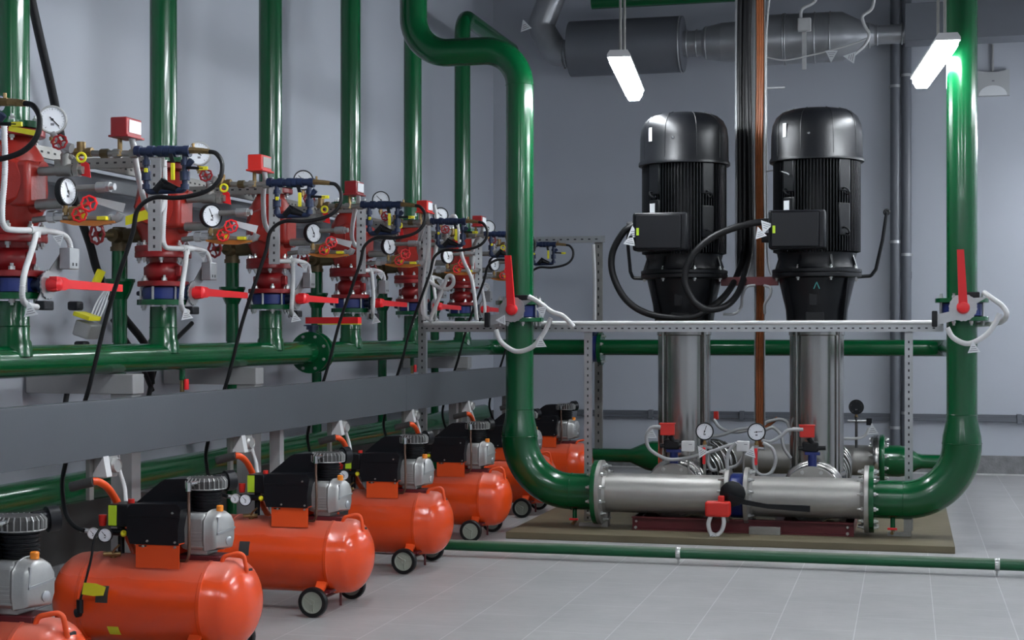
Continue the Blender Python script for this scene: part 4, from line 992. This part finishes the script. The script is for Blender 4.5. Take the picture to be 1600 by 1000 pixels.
# ---- pumps
PYc = 9.75
def pump(X, which, side):
    t = thing('vertical_pump', '%s vertical pump with black motor on a polished steel sleeve' % which, 'pump', (X, PYc, .1), 'two vertical multistage pumps')
    o = (X, PYc, 0)
    m = MB(); m.lathe([(.20, .12), (.215, .13), (.215, .16), (.19, .19), (.18, .30), (.165, .34)], o, seg=36); m.cyl((X, PYc - .15, MZ), (X, PYc - .33, MZ), .12, .10, 28); m.cyl((X, PYc + .15, MZ), (X, PYc + .33, MZ), .12, .10, 28)
    m.lathe([(.16, 0), (.16, .03)], (X, PYc - .33, MZ), (0, -1, 0), 36); m.lathe([(.16, 0), (.16, .03)], (X, PYc + .33, MZ), (0, 1, 0), 36); m.build('pump_base', BLACK, t)
    MB().lathe([(.168, .32), (.176, .325), (.176, .345), (.166, .35), (.166, 1.19), (.172, 1.195), (.172, 1.23)], o, seg=64).build('sleeve', STEEL, t)
    for k in range(4):
        a = PI / 4 + k * PI / 2 + .12
        MB().cyl((X + math.cos(a) * .185, PYc + math.sin(a) * .185, .30), (X + math.cos(a) * .185, PYc + math.sin(a) * .185, 1.23), .009, seg=10).build('stay_bolt', STEEL, t)
    m = MB(); m.lathe([(.19, 1.22), (.20, 1.225), (.20, 1.25), (.185, 1.27), (.19, 1.35), (.225, 1.50), (.235, 1.545), (.27, 1.55), (.275, 1.555), (.275, 1.575), (.27, 1.58)], o, seg=40)
    m.box((X, PYc - .185, 1.30), (.11, .02, .07), .005); m.box((X - .01, PYc - .205, 1.42), (.05, .012, .09), .003)
    for a in (-.9, .9, 2.2, -2.2):
        c, s_ = math.cos(a - PI / 2), math.sin(a - PI / 2)
        m.prism([(X + c * .18, PYc + s_ * .18, 1.26), (X + c * .21, PYc + s_ * .21, 1.26), (X + c * .25, PYc + s_ * .25, 1.545), (X + c * .20, PYc + s_ * .20, 1.545)], (-s_ * .02, c * .02, 0))
    m.build('motor_stool', MOTOR, t)
    m = MB(); m.lathe([(.272, 1.58), (.275, 1.583), (.275, 1.60), (.25, 1.61), (.235, 1.66), (.245, 1.70)], o, seg=40)
    for k in range(8):
        a = PI / 8 + k * PI / 4; c, s_ = math.cos(a), math.sin(a)
        m.prism([(X + c * .22, PYc + s_ * .22, 1.60), (X + c * .27, PYc + s_ * .27, 1.60), (X + c * .24, PYc + s_ * .24, 1.69)], (-s_ * .014, c * .014, 0))
    m.build('motor_flange', MOTOR, t)
    bolts(t, (X, PYc, 1.60), (0, 0, 1), .258, 8, .012); bolts(t, (X, PYc, 1.555), (0, 0, -1), .258, 8, .012)
    m = MB(); m.lathe([(.235, 1.68), (.24, 1.69), (.24, 2.29), (.235, 2.30)], o, seg=64)
    for k in range(84):
        a = 2 * PI * k / 84; c, s_ = math.cos(a), math.sin(a); p = Vector((-s_, c, 0)) * .0025; q = Vector((X, PYc, 0))
        m.prism([q + Vector((c * .236, s_ * .236, 1.70)) - p, q + Vector((c * .268, s_ * .268, 1.71)) - p, q + Vector((c * .268, s_ * .268, 2.30)) - p, q + Vector((c * .236, s_ * .236, 2.30)) - p], p * 2)
    m.build('motor_body', MOTOR, t)
    for k, a in enumerate((-.62, .72)):   # smooth housing panels with lifting eyes
        aa = a - PI / 2; c, s_ = math.cos(aa), math.sin(aa); rot = Matrix.Rotation(aa, 3, 'Z')
        MB().box((X + c * .258, PYc + s_ * .258, 2.17), (.03, .085, .20), .008, rot).build('housing_pad', MOTOR, t)
        MB().box((X + c * .258, PYc + s_ * .258, 1.90 if k else 1.94), (.03, .085, .20), .008, rot).build('housing_pad', MOTOR, t)
        for z in (2.07, 1.83):
            if k == 0 and z < 2: continue
            m = MB(); m.torus((X + c * .285, PYc + s_ * .285, z), (-s_, c, .8), .024, .006, 18, 6); m.build('lifting_eye', BLACK, t)
    m = MB(); m.lathe([(.286, 2.265), (.290, 2.268), (.290, 2.285), (.281, 2.30), (.279, 2.44), (.272, 2.50), (.25, 2.548), (.215, 2.578), (.16, 2.594), (.08, 2.602), (.0, 2.603)], o, seg=64)
    m.build('fan_cowl', MOTOR, t)
    for a in (-.95, -.30, .42, 1.05, 2.2, 3.6):
        aa = a - PI / 2; c, s_ = math.cos(aa), math.sin(aa)
        P = [(X + c * r, PYc + s_ * r, z) for r, z in ((.280, 2.30), (.280, 2.44), (.273, 2.50), (.251, 2.549), (.216, 2.579), (.16, 2.596))]
        MB().tube(P, .0022, 6).build('cowl_seam', BLACK, t)
    m = MB(); m.lathe([(.010, 0), (.007, .006)], (X - .03, PYc - .278, 2.42), (0, -1, 0), 12); m.build('cowl_screw', CHROME, t)
    def plate(a, z, w, h, r, nm, mt):
        aa = a - PI / 2; rot = Matrix.Rotation(aa + PI / 2, 3, 'Z'); MB().box((X + math.cos(aa) * r, PYc + math.sin(aa) * r, z), (w, .002, h), 0, rot).build(nm, mt, t)
    plate(-.70, 2.45, .028, .085, .282, 'cowl_label', WHITE)
    plate(-.66, 1.98, .045, .075, .276, 'rating_label', WHITE)
    # terminal box
    bx = X - .095; m = MB(); m.box((bx, PYc - .32, 1.83), (.34, .15, .235), .016, None, 3); m.box((bx, PYc - .25, 1.83), (.26, .1, .18), .01); m.build('terminal_box', BLACKP, t)
    m = MB(); m.box((bx - .01, PYc - .400, 1.83), (.29, .010, .215), .010, None, 3); m.build('terminal_cover', BLACKP, t)
    m = MB(); m.box((bx - .135, PYc - .4065, 1.83), (.016, .002, .045)); m.build('earth_label', LIME, t)
    m = MB(); m.cyl((bx - .15, PYc - .32, 1.87), (bx - .215, PYc - .32, 1.87), .033, .028, 16); m.build('cable_gland', BLACKP, t)
    m = MB(); m.cyl((bx - .15, PYc - .32, 1.785), (bx - .215, PYc - .32, 1.785), .033, .028, 16); m.build('cable_gland', BLACKP, t)
    # lifting arm
    s = side; P = [(X + s * .25, PYc, 1.555), (X + s * .33, PYc, 1.56), (X + s * (.345 if s < 0 else .36), PYc - .01, 1.60), (X + s * (.36 if s < 0 else .40), PYc - .02, 1.78), (X + s * (.355 if s < 0 else .425), PYc - .02, 1.87 if s < 0 else 1.95)]
    m = MB(); m.tube(fillet(P, .02, 4), .011, 8); m.torus(P[-1], (0, 1, 0), .014, .008, 16, 6); m.build('lifting_arm', BLACK, t)
    return t
pl = pump(PXL, 'left', -1); pr = pump(PXR, 'right', 1)
# teal mark on right stool
t_ = MB(); c = PY(1276, 446, PYc - .245)
t_.prism([c + Vector((-.02, 0, -.02)), c + Vector((-.014, 0, -.02)), c + Vector((.002, 0, .02)), c + Vector((-.003, 0, .022))], (0, .003, 0)); t_.prism([c + Vector((.02, 0, -.02)), c + Vector((.014, 0, -.02)), c + Vector((-.002, 0, .02)), c + Vector((.003, 0, .022))], (0, .003, 0))
t_.build('chalk_mark', TEALM, pr)
# tie bar between stools
m = MB(); m.b2((PXL + .235, PYc - .02, 1.505), (PXR - .235, PYc + .02, 1.56), .003); tag(m.build('tie_bar', MAROON), 'maroon steel bar joining the two pump stools', 'bar')
# inlet valves
for X, w in ((PXL, 'left'), (PXR, 'right')):
    t = thing('inlet_valve', 'steel flanged inlet valve with blue neck and black gear, %s pump' % w, 'valve', (X, 9.33, .1), 'inlet valves between manifold and pumps')
    MB().lathe([(.165, 0), (.168, .004), (.168, .026), (.165, .03)], (X, 9.245, MZ), (0, 1, 0), 40).build('flange', STEELM, t)
    MB().lathe([(.13, 0), (.135, .01), (.135, .05), (.13, .06)], (X, 9.277, MZ), (0, 1, 0), 36).build('body', BLUE2, t)
    MB().lathe([(.165, 0), (.168, .004), (.168, .03), (.165, .034)], (X, 9.34, MZ), (0, 1, 0), 40).build('flange', STEEL, t)
    bolts(t, (X, 9.245, MZ), (0, -1, 0), .143, 8, .013)
    for yy, r2 in ((9.385, .18), (9.445, .19), (9.50, .185)): MB().lathe([(r2 - .012, 0), (r2, .006), (r2, .02), (r2 - .012, .026)], (X, yy, MZ), (0, 1, 0), 44).build('ring', STEEL, t)
    m = MB(); m.cyl((X, 9.307, MZ + .12), (X, 9.307, .49), .026, seg=14); m.box((X, 9.307, .49), (.09, .05, .02), .004); m.build('neck', BLUE2, t)
    m = MB(); m.box((X - .01, 9.29, .53), (.10, .05, .06), .012); m.cyl((X - .08, 9.28, .52), (X + .08, 9.28, .525), .014, seg=10); m.cyl((X, 9.28, .55), (X - .02, 9.27, .585), .016, seg=10); m.build('gear_box', BLACK, t)
# rear piping
REY, REZ = 11.6, .27
rt = thing('discharge_manifold', 'rear stainless and green manifold pipe behind the pumps', 'manifold', (-1, REY, .15))
xa2 = PY(1042, 715, REY).x; xb2 = PY(1368, 715, REY).x; xe2 = PY(1425, 715, REY).x
MB().cyl((xa2, REY, REZ), (xb2, REY, REZ), .112, seg=40).build('steel_pipe', STEELM, rt)
MB().lathe([(.185, -.045), (.188, -.04), (.188, -.01), (.185, -.005)], (xb2 + .03, REY, REZ), (1, 0, 0), 40).build('steel_flange', STEEL, rt)
MB().lathe([(.188, 0), (.191, .004), (.191, .032), (.188, .036)], (xb2 + .03, REY, REZ), (1, 0, 0), 40).build('green_flange', GREEN, rt)
bolts(rt, (xb2 + .066, REY, REZ), (1, 0, 0), .163, 12, .014); bolts(rt, (xb2 - .015, REY, REZ), (-1, 0, 0), .163, 12, .014)
x1 = PY(1405, 715, REY).x
m = MB(); m.lathe([(.115, 0), (.115, x1 - xb2 - .03), (.105, x1 - xb2 + .03), (.06, x1 - xb2 + .10), (.052, x1 - xb2 + .13), (.052, x1 - xb2 + .34)], (xb2 + .03, REY, REZ), (1, 0, 0), 40); m.build('green_pipe', GREEN, rt)
x0 = PY(985, 715, REY).x; x2 = PY(1020, 715, REY).x
m = MB(); m.lathe([(.052, 0), (.052, x0 - (-2.75)), (.06, x0 + 2.77), (.105, x2 + 2.70), (.115, x2 + 2.75), (.115, xa2 + 2.75)], (-2.75, REY, REZ), (1, 0, 0), 40); m.build('green_pipe', GREEN, rt)
for X, w in ((PXL, 'left'), (PXR, 'right')):
    t = thing('check_valve', 'grey flanged discharge pipe with steel rings behind the %s pump' % w, 'valve', (X, 10.8, .1), 'discharge valves behind the pumps')
    MB().cyl((X, PYc + .37, REZ), (X, REY - .10, REZ), .11, seg=36).build('pipe', ALU, t)
    for y, r in ((10.13, .17), (10.30, .17), (10.34, .185), (10.62, .185), (10.66, .17), (11.0, .17), (11.25, .165)):
        MB().lathe([(r - .004, 0), (r, .004), (r, .022), (r - .004, .026)], (X, y, REZ), (0, 1, 0), 40).build('ring_flange', STEEL, t)
    m = MB(); m.lathe([(.15, 10.37), (.158, 10.42), (.158, 10.55), (.15, 10.6)], (X, 0, REZ), (0, 1, 0), 36); m.build('body', DKGREY, t)
    m = MB(); m.b2((X - .05, 10.45, .04), (X + .05, 10.5, REZ - .1), .003); m.build('foot', ZINCD, t)

# ---- gauges and switches on the manifold
for px, py, nd, w in ((1101, 674, .35, 'left'), (1182, 675, -1.6, 'right')):
    Y = 9.19
    p = PY(px, py, Y); g = gauge('white dialled gauge with black rim standing above the steel manifold, %s one' % w, p, (.06, -1, 0), .054, group='gauges above the steel manifold', needle=PI / 2 - nd * .9 if w == 'left' else .1)
    m = MB(); m.cyl((p.x, Y, p.z - .09), (p.x, Y, MZ + .11), .009, seg=10); m.build('pipe', ZINCD, g)
    m = MB(); m.box((p.x - .002, Y - .02, p.z - .145), (.018, .014, .10), .004); m.build('red_lever', BRED, g)
    m = MB(); m.cyl((p.x - .03, Y, p.z - .092), (p.x + .045, Y, p.z - .098), .009, seg=8); m.cyl((p.x, Y, p.z - .115), (p.x, Y, p.z - .08), .014, seg=8); m.build('cock', ZINC, g)
for px, py, w in ((1043, 671, 'left'), (1261, 674, 'right')):
    p = PY(px, py, 9.24); t = thing('flow_switch', 'small red switch box beside the polished sleeve of the %s pump' % w, 'switch', p - Vector((0, 0, .035)), 'red switch boxes at the pumps')
    MB().box(p, (.085, .07, .068), .004, Matrix.Rotation(.1, 3, 'Z')).build('housing', SWRED, t)
    m = MB(); m.box(p + Vector((0, 0, .036)), (.095, .08, .006), .001, Matrix.Rotation(.1, 3, 'Z')); m.build('lid', SWRED, t)
    m = MB(); m.cyl(p + Vector((-.04, 0, .01)), p + Vector((-.085, 0, .012)), .012, seg=12); m.build('cable_gland', CONDUIT, t)
p = PY(1119, 649, 10.5); t = tag(MB().box(p, (.03, .04, .055), .003).build('red_box', SWRED), 'tiny red box behind the left pump sleeve', 'box')
for px, py, w in ((1075, 697, 'left'), (1161, 697, 'middle')):
    p = PY(px, py, 9.16); t = thing('terminal_box', 'small white terminal box among the conduits, %s gauge' % ('below left of the left' if w == 'left' else 'below left of the right'), 'box', p - Vector((0, 0, .03)), 'white terminal boxes above the manifold')
    MB().box(p, (.074, .05, .062), .005).build('housing', CONDUIT, t)
    m = MB(); m.b2(p + Vector((.008, -.027, .01)), p + Vector((.028, -.0255, .014))); m.build('print', PRINT, t)
    m = MB(); m.cyl(p + Vector((0, .02, -.02)), p + Vector((0, .02, -.22)), .006, seg=8); m.build('stem', ZINCD, t)
tri_tag('white triangular tag beside the left red switch box', PY(1018, 677, 9.2), (0, -1, 0), .062, 0)
tri_tag('white triangular tag between left gauge and white terminal box', PY(1096, 705, 9.14), (0, -1, 0), .062, .6)
tri_tag('white triangular tag just right of the middle white terminal box', PY(1174, 706, 9.14), (0, -1, 0), .062, -.3)
G = 'grey conduits around the pump manifold'
GC = [('grey conduit looping from the left red switch box over the left inlet valve', [(1032, 667), (1018, 668), (1010, 682), (1014, 700), (1030, 712), (1048, 718), (1075, 715), (1110, 706), (1135, 697), (1155, 692)], 9.18),
 ('grey conduit running from the right red switch box down towards the right gauge', [(1255, 671), (1232, 672), (1222, 680), (1205, 690), (1190, 688)], 9.2),
 ('grey round conduit loop hanging below the right gauge', [(1192, 692), (1206, 700), (1212, 718), (1206, 737), (1192, 743), (1180, 735), (1177, 722), (1177, 705)], 9.17),
 ('grey conduit dropping from behind the middle terminal box to the central valve', [(1150, 692), (1139, 705), (1136, 725), (1138, 745), (1135, 760)], 9.05),
 ('grey conduit behind the gauges sagging between the two pumps', [(1115, 655), (1125, 668), (1145, 675), (1170, 672), (1185, 665)], 9.7),
 ('grey conduit rising from left gauge towards the right pump', [(1112, 682), (1130, 679), (1150, 672), (1175, 668)], 9.6),
 ('grey conduit curling right of the left gauge stem behind the manifold', [(1165, 700), (1160, 716), (1150, 728), (1138, 731)], 9.3),
 ('grey conduit arching left of the right pump sleeve', [(1195, 672), (1208, 668), (1220, 680), (1225, 700), (1236, 716)], 9.6),
 ('upper grey conduit arching left of the right pump sleeve', [(1196, 660), (1216, 655), (1230, 660), (1236, 680)], 9.7),
 ('grey conduit beside the left gauge valve stem', [(1106, 706), (1106, 722), (1112, 734), (1120, 734)], 9.25)]
for lab, pts, Y in GC: cond(lab, pts, .0105, GCOND, Y, group=G, n=6, seg=10)
cond('dark striped cable slanting behind the right gauge', [(1196, 668), (1206, 660), (1215, 653)], .012, OCABLE, 9.75, name='cable', cat='cable')
for k in range(5):
    dx = k * 9
    cond('steel braided cable arc on the discharge valve between the pumps, %s from left' % ['first', 'second', 'third', 'fourth', 'fifth'][k], [(1113 + dx, 690), (1122 + dx, 698), (1130 + dx, 712), (1133 + dx, 726)], .007, STEEL, 9.85, name='braided_cable', cat='cable', group='braided cable arcs', n=4, seg=8) if k < 3 else None
# rear black gauge
p = PY(1338, 636, 11.35); g = gauge('black backed gauge seen from behind right of the right pump', p, (.05, -1, 0), .054, rim=BLACKP, face=BLACKP, needle=-1.5)
m = MB(); m.cyl((p.x, p.y, p.z - .07), (p.x, p.y, REZ + .11), .010, seg=10); m.build('pipe', DKGREY, g)
m = MB(); m.cyl((p.x - .06, p.y, p.z - .10), (p.x + .07, p.y, p.z - .10), .009, seg=8); m.build('cock', ZINC, g)
m = MB(); m.box((p.x + .09, p.y, p.z - .105), (.04, .03, .05), .004); m.build('plug', BLACKP, g)
cond('white conduit curving from the rear gauge plug towards the right pump', [(1358, 668), (1352, 680), (1338, 685), (1315, 685)], .010, CONDUIT, 11.3)
tri_tag('white triangular tag beside the rear gauge plug', PY(1363, 671, 11.28), (0, -1, 0), .075, .1)

# ---- motor cables
K = 'thick black motor cables'
cond('thick black cable looping from the left motor box down and back up', [(992, 352, 9.42), (975, 362, 9.40), (957, 395, 9.42), (958, 430, 9.42), (978, 468, 9.42), (1012, 490, 9.42), (1060, 497, 9.42), (1095, 490, 9.48), (1130, 465, 9.6), (1152, 430, 9.8), (1162, 390, 9.98), (1163, 330, 10.0), (1163, 200, 10.0), (1163, 60, 10.0), (1166, -40, 10.0)], .021, RUBBER, 9.42, 'motor_cable', 'cable', K)
cond('thick black cable arching from the right motor box down and back up', [(1207, 346, 9.42), (1170, 350, 9.40), (1120, 367, 9.38), (1085, 395, 9.36), (1070, 430, 9.36), (1078, 462, 9.36), (1100, 482, 9.38), (1130, 480, 9.45), (1152, 460, 9.6), (1165, 425, 9.8), (1172, 390, 9.98), (1172, 330, 10.0), (1170, 200, 10.0), (1168, 60, 10.0), (1172, -40, 10.0)], .021, RUBBER, 9.42, 'motor_cable', 'cable', K)
cond('thinner black cable running straight up left of the motor cables', [(1155, 420, 9.95), (1156, 300, 9.98), (1155, 100, 9.98), (1157, -40, 9.98)], .016, RUBBER, 9.9, 'motor_cable', 'cable', K)
tri_tag('white triangular tag at the left motor cable gland', PY(989, 363, 9.35), (0, -1, 0), .07, .1)
tri_tag('second white triangular tag below the left motor cable gland', PY(985, 375, 9.35), (0, -1, 0), .07, -.2)
tri_tag('white triangular tag at the right motor cable gland', PY(1196, 355, 9.35), (0, -1, 0), .07, 2.8)
tri_tag('second white triangular tag hanging left of the right motor cable gland', PY(1187, 364, 9.35), (0, -1, 0), .065, .3)
# vertical cable channels
def vch(px, w, m, y0, y1, Y, label, name='cable_channel', lip=True):
    a = PY(px, y0, Y); b = PY(px, y1, Y); mb = MB()
    mb.b2((a.x - w / 2, Y, b.z), (a.x + w / 2, Y + .004, a.z))
    mb.b2((a.x - w / 2 - .003, Y - .03, b.z), (a.x - w / 2, Y + .004, a.z)); mb.b2((a.x + w / 2, Y - .03, b.z), (a.x + w / 2 + .003, Y + .004, a.z))
    return tag(mb.build(name, m), label, 'channel')
strut_mb(PY(1178, 430, 10.06), PY(1178, -30, 10.06), (0, -1, 0), .05, .03, .05).build('s', [ZINC, HOLE]) if False else None
s = strut_mb(Vector((PY(1164, 430, 10.07).x, 10.07, 1.55)), Vector((PY(1164, 0, 10.07).x, 10.07, ZC)), (0, -1, 0), .125, .05, .05).build('strut_channel', [ZINC, HOLE]); tag(s, 'vertical perforated steel channel carrying the black motor cables', 'channel')
vch(1187.5, .062, CHROME if False else ZINC, -60, 702, 10.05, 'narrow steel channel holding orange cables between the pumps', 'cable_channel')
for k, px in enumerate((1183, 1187, 1191)):
    cond('orange cable in the steel channel between the pumps, %s strand' % ['left', 'middle', 'right'][k], [(px, -50), (px + 1, 100), (px - 1, 250), (px + 1, 400), (px, 550), (px, 700)], .009, OCABLE, 10.03, 'cable', 'cable', 'orange cables between the pumps', n=4, seg=8)
cond('thin grey cable right of the orange cables', [(1205, 430, 10.0), (1199, 400, 10.0), (1198, 300, 10.0), (1197, 100, 10.0), (1200, 20, 10.0), (1207, -40, 10.0)], .006, GCOND, 10.0, 'cable', 'cable', n=5, seg=8)
cond('grey conduit curling below the maroon tie bar, left of the orange cables', [(1180, 446, 9.72), (1167, 448, 9.7), (1160, 462, 9.66), (1158, 480, 9.62), (1148, 490, 9.6), (1130, 491, 9.6)], .009, GCOND, 9.7)
cond('grey conduit curling below the maroon tie bar, right of the orange cables', [(1194, 446, 9.72), (1204, 450, 9.7), (1203, 462, 9.7), (1195, 475, 9.72), (1195, 490, 9.75)], .009, GCOND, 9.7)
cond('thin grey cable reaching the right motor body', [(1197, 268, 10.0), (1212, 266, 9.7), (1228, 270, 9.52), (1233, 273, 9.5)], .004, GCOND, 9.7, 'cable', 'cable', n=4, seg=6)
m = MB(); a = PY(1195, 138, 10.03); b = PY(1226, 137, 10.03); m.b2(a - Vector((0, .01, .006)), b + Vector((0, .01, .006))); tag(m.build('wall_bracket', ZINC), 'short thin steel arm sticking right from the cable channel', 'bracket')

# ---- rear post with test line
t = thing('strut_post', 'rear perforated post with cross arm standing behind the rail left of the pumps', 'post', PY(933, 740, 12.5))
xp = PY(935, 700, 12.5).x; zt = PY(935, 374, 12.5).z
strut_mb((xp, 12.5, 0), (xp, 12.5, zt), (0, -1, 0), .06, .04, .07).build('post', [ZINCD, HOLE], t)
strut_mb((PY(838, 374, 12.46).x, 12.46, zt), (PY(945, 374, 12.46).x, 12.46, zt), (0, -1, 0), .05, .04, .06).build('arm', [ZINC, HOLE], t)
cond('white conduit climbing the rear post', [(929, 500), (929, 440), (927, 382)], .016, CONDUIT, 12.42)
# ---- back wall fittings
zr = PY(1540, 653, Y1 - .03).z
t = thing('wall_rail', 'long grey strut rail running low along the back wall', 'rail', (-.8, Y1 - .03, zr - .03))
m = MB(); m.b2((-2.9, Y1 - .045, zr - .004), (XR, Y1 - .002, zr + .028), .002); m.b2((-2.9, Y1 - .06, zr - .03), (XR, Y1 - .045, zr - .004), .002); m.build('rail', GPIPE, t)
for px in (1018, 1160, 1507, 1592, 1270):
    x = PY(px, 650, Y1).x; MB().b2((x - .02, Y1 - .07, zr - .045), (x + .02, Y1, zr + .035), .003).build('bracket', GPIPE, t)
for k, px in enumerate((1399, 1416)):
    x = PY(px, 400, 13.6).x
    t = thing('conduit_pipe', 'grey vertical plastic pipe on the back wall, %s one' % ['left', 'right'][k], 'pipe', (x, 13.61, 0), 'grey pipes on the back wall')
    MB().cyl((x, 13.6, .0), (x, 13.6, ZC), .044, seg=24).build('pipe', GPIPE, t)
    for py in ((135, 378, 668), (118, 398, 645))[k]:
        z = PY(px, py, 13.6).z
        m = MB(); m.lathe([(.048, -.012), (.048, .012)], (x, 13.6, z), seg=24); m.box((x, 13.65, z), (.11, .05, .02), .003); m.build('clamp', ZINC, t)
    for py in ((480,), (430,))[k]:
        z = PY(px, py, 13.6).z; MB().lathe([(.047, -.03), (.047, .03)], (x, 13.6, z), seg=24).build('coupling', GPIPE, t)
p = PY(1551, 130, Y1 - .03)
t = thing('siren_box', 'white square wall box with arched lower panel at the top right', 'box', p - Vector((0, 0, .12)))
m = MB(); w, h = .135, .11
pts = [(-w, -h), (w, -h), (w, h)] + [(w - 2 * w * k / 8, h - .02 * math.sin(PI * k / 8)) for k in range(1, 8)] + [(-w, h)]
m.prism([(p.x + a, p.y - .03, p.z + b) for a, b in pts], (0, .06, 0)); m.build('housing', mat('white_plastic', (.42, .43, .44), .4), t)
m = MB(); pts = [(-.115, -.108)] + [(-.115 * math.cos(PI * k / 12), -.108 + .085 * math.sin(PI * k / 12)) for k in range(1, 12)] + [(.115, -.108)]
m.prism([(p.x + a, p.y - .034, p.z + b) for a, b in pts], (0, .004, 0)); m.build('arched_panel', WHITE, t)
m = MB(); m.b2(p + Vector((-.008, -.033, .01)), p + Vector((.012, -.0305, .02))); m.build('print', PRINT, t)
m = MB(); m.cyl(p + Vector((0, .01, .1)), p + Vector((0, .01, .33)), .012, seg=10); m.build('conduit', GCOND, t)

# ---- ducts under the ceiling
DY = 12.9
def dseg(px0, px1, prof, label, m=DUCT, y=60, name='air_duct', parts=()):
    a = PY(px0, y, DY); b = PY(px1, y, DY); L = b.x - a.x
    t = thing(name, label, 'duct', (a.x, DY, a.z), 'air ducts along the back wall')
    pr = [(r, u * L) for u, r in prof]
    MB().lathe(pr, (a.x, DY, 3.645), (1, 0, 0), 40).build('shell', m, t)
    for u, r in parts: MB().torus((a.x + u * L, DY, 3.645), (1, 0, 0), r, .007, 40, 6).build('ring', ZINC, t)
    return t
dseg(892, 1068, [(0, .235), (1, .235)], 'wide dull grey duct above the left lamp', DUCTD, parts=((.98, .237),))
dseg(1068, 1128, [(0, .105), (.5, .108), (.55, .13), (1, .16)], 'narrow shiny duct neck right of the wide grey duct', parts=((.1, .110), (.35, .112), (.6, .135)))
dseg(1128, 1290, [(0, .16), (.35, .17), (.4, .205), (1, .205)], 'silver spiral duct behind the vertical cables', parts=((.42, .207), (.6, .207), (.62, .207), (.9, .207)))
dseg(1290, 1366, [(0, .205), (.35, .20), (.8, .11), (1, .085)], 'tapering silver duct reducer right of the spiral duct', parts=((.1, .206), (.9, .10)))
dseg(1366, 1414, [(0, .078), (1, .078)], 'thin silver duct section left of the tall right riser', y=55, parts=((.1, .08), (.9, .082)))
m = MB(); m.b2((PY(1414, 60, DY).x, DY - .15, 3.56), (XR - .02, DY + .15, 3.86), .005); tag(m.build('air_duct', DUCTD), 'rectangular dull grey duct at the top right corner', 'duct', 'air ducts along the back wall')
t = thing('air_duct', 'silver bent duct elbow rising left of the wide grey duct', 'duct', PY(860, 80, DY), 'air ducts along the back wall')
q0 = Vector((PY(892, 72, DY).x, DY, 3.60))
P = fillet([q0, q0 + Vector((-.14, 0, .03)), q0 + Vector((-.27, 0, .25)), q0 + Vector((-.16, 0, .52)), q0 + Vector((-.16, 0, .98))], .10, 6)
MB().tube(P, .115, 32).build('shell', DUCT, t)
for u in (.03, .06): MB().torus(q0 + Vector((-u, 0, .004)), (1, 0, 0), .118, .007, 32, 6).build('ring', ZINC, t)
m = MB(); m.cyl(PY(925, 4, 12.3), Vector((PY(1480, 4, 12.3).x, 12.3, PY(925, 4, 12.3).z)), .055, seg=24); tag(m.build('ceiling_pipe', GREEN), 'dark green pipe along the top edge above the ducts', 'pipe')
m = MB(); m.tube(fillet([(RX + .22, RY[5] + .1, 3.95), (RX + .75, RY[5] + .1, 3.95), (RX + .75, RY[5] + .1, ZC)], .1), .06, 24); tag(m.build('ceiling_pipe', GREEN), 'dark green pipe bending up at the top left of the S-bend riser', 'pipe')
# devices on duct
p = PY(1257, 39, DY - .22); t = thing('duct_actuator', 'pale square actuator box mounted on the spiral duct', 'box', p)
MB().box(p, (.105, .08, .105), .006).build('housing', CONDUIT, t); MB().b2(p + Vector((-.02, -.01, -.36)), p + Vector((.015, .01, -.06)), .003).build('arm', CONDUIT, t)
MB().tube(crom([p + Vector((-.03, 0, .05)), p + Vector((-.02, 0, .13)), p + Vector((.06, 0, .17)), p + Vector((.09, 0, .21)), p + Vector((.05, 0, .25))], 5), .014, 10).build('conduit', CONDUIT, t)
cond('thin pale cable sagging below the spiral duct', [(1197, 89), (1225, 94), (1260, 88), (1300, 78), (1340, 66), (1358, 58)], .007, CONDUIT, 12.6, 'cable', 'cable')
cond('pale conduit dropping from the ceiling in front of the tapered duct', [(1368, -20), (1363, 12), (1348, 25), (1351, 40), (1358, 55), (1350, 72), (1332, 87)], .013, CONDUIT, 12.6)
tri_tag('pale triangular tag below the tapered duct', PY(1328, 89, 12.55), (0, -1, 0), .09, 1.4)
tri_tag('pale card tag below the spiral duct', PY(1299, 87, 12.55), (0, -1, 0), .09, 3.1)
tri_tag('pale card tag on the wide grey duct', PY(820, 40, 12.5), (0, -1, 0), .09, .3)

# ---- foreground floor pipe
t = thing('floor_pipe', 'thin dusty green pipe running low across the floor in front of the pumps', 'pipe', (-.6, 8.0, 0))
MB().cyl((-3.2, 7.99, .056), (3.3, 7.99, .056), .029, seg=24).build('pipe', DUSTG, t)
for px in (1060, 1558):
    x = PY(px, 875, 7.99).x
    m = MB(); m.lathe([(.0315, -.012), (.034, -.008), (.034, .008), (.0315, .012)], (x, 7.99, .056), (1, 0, 0), 24); m.cyl((x, 7.99, 0), (x, 7.99, .03), .006, seg=8); m.box((x, 7.955, .05), (.018, .012, .022), .003); m.build('clamp', BOLTM, t)

# riser 6 turns along the ceiling: extra bend pipe
# ================================================================ LOOK
SC.view_settings.view_transform = 'Standard'; SC.view_settings.look = 'None'; SC.view_settings.gamma = 1; SC.view_settings.use_curve_mapping = False
SC.view_settings.exposure = 1.36
w = D.worlds.new('world'); SC.world = w; w.use_nodes = True; w.node_tree.nodes['Background'].inputs[0].default_value = (.02, .022, .026, 1); w.node_tree.nodes['Background'].inputs[1].default_value = 1
for o in D.objects:
    if '_o' in o: del o['_o']
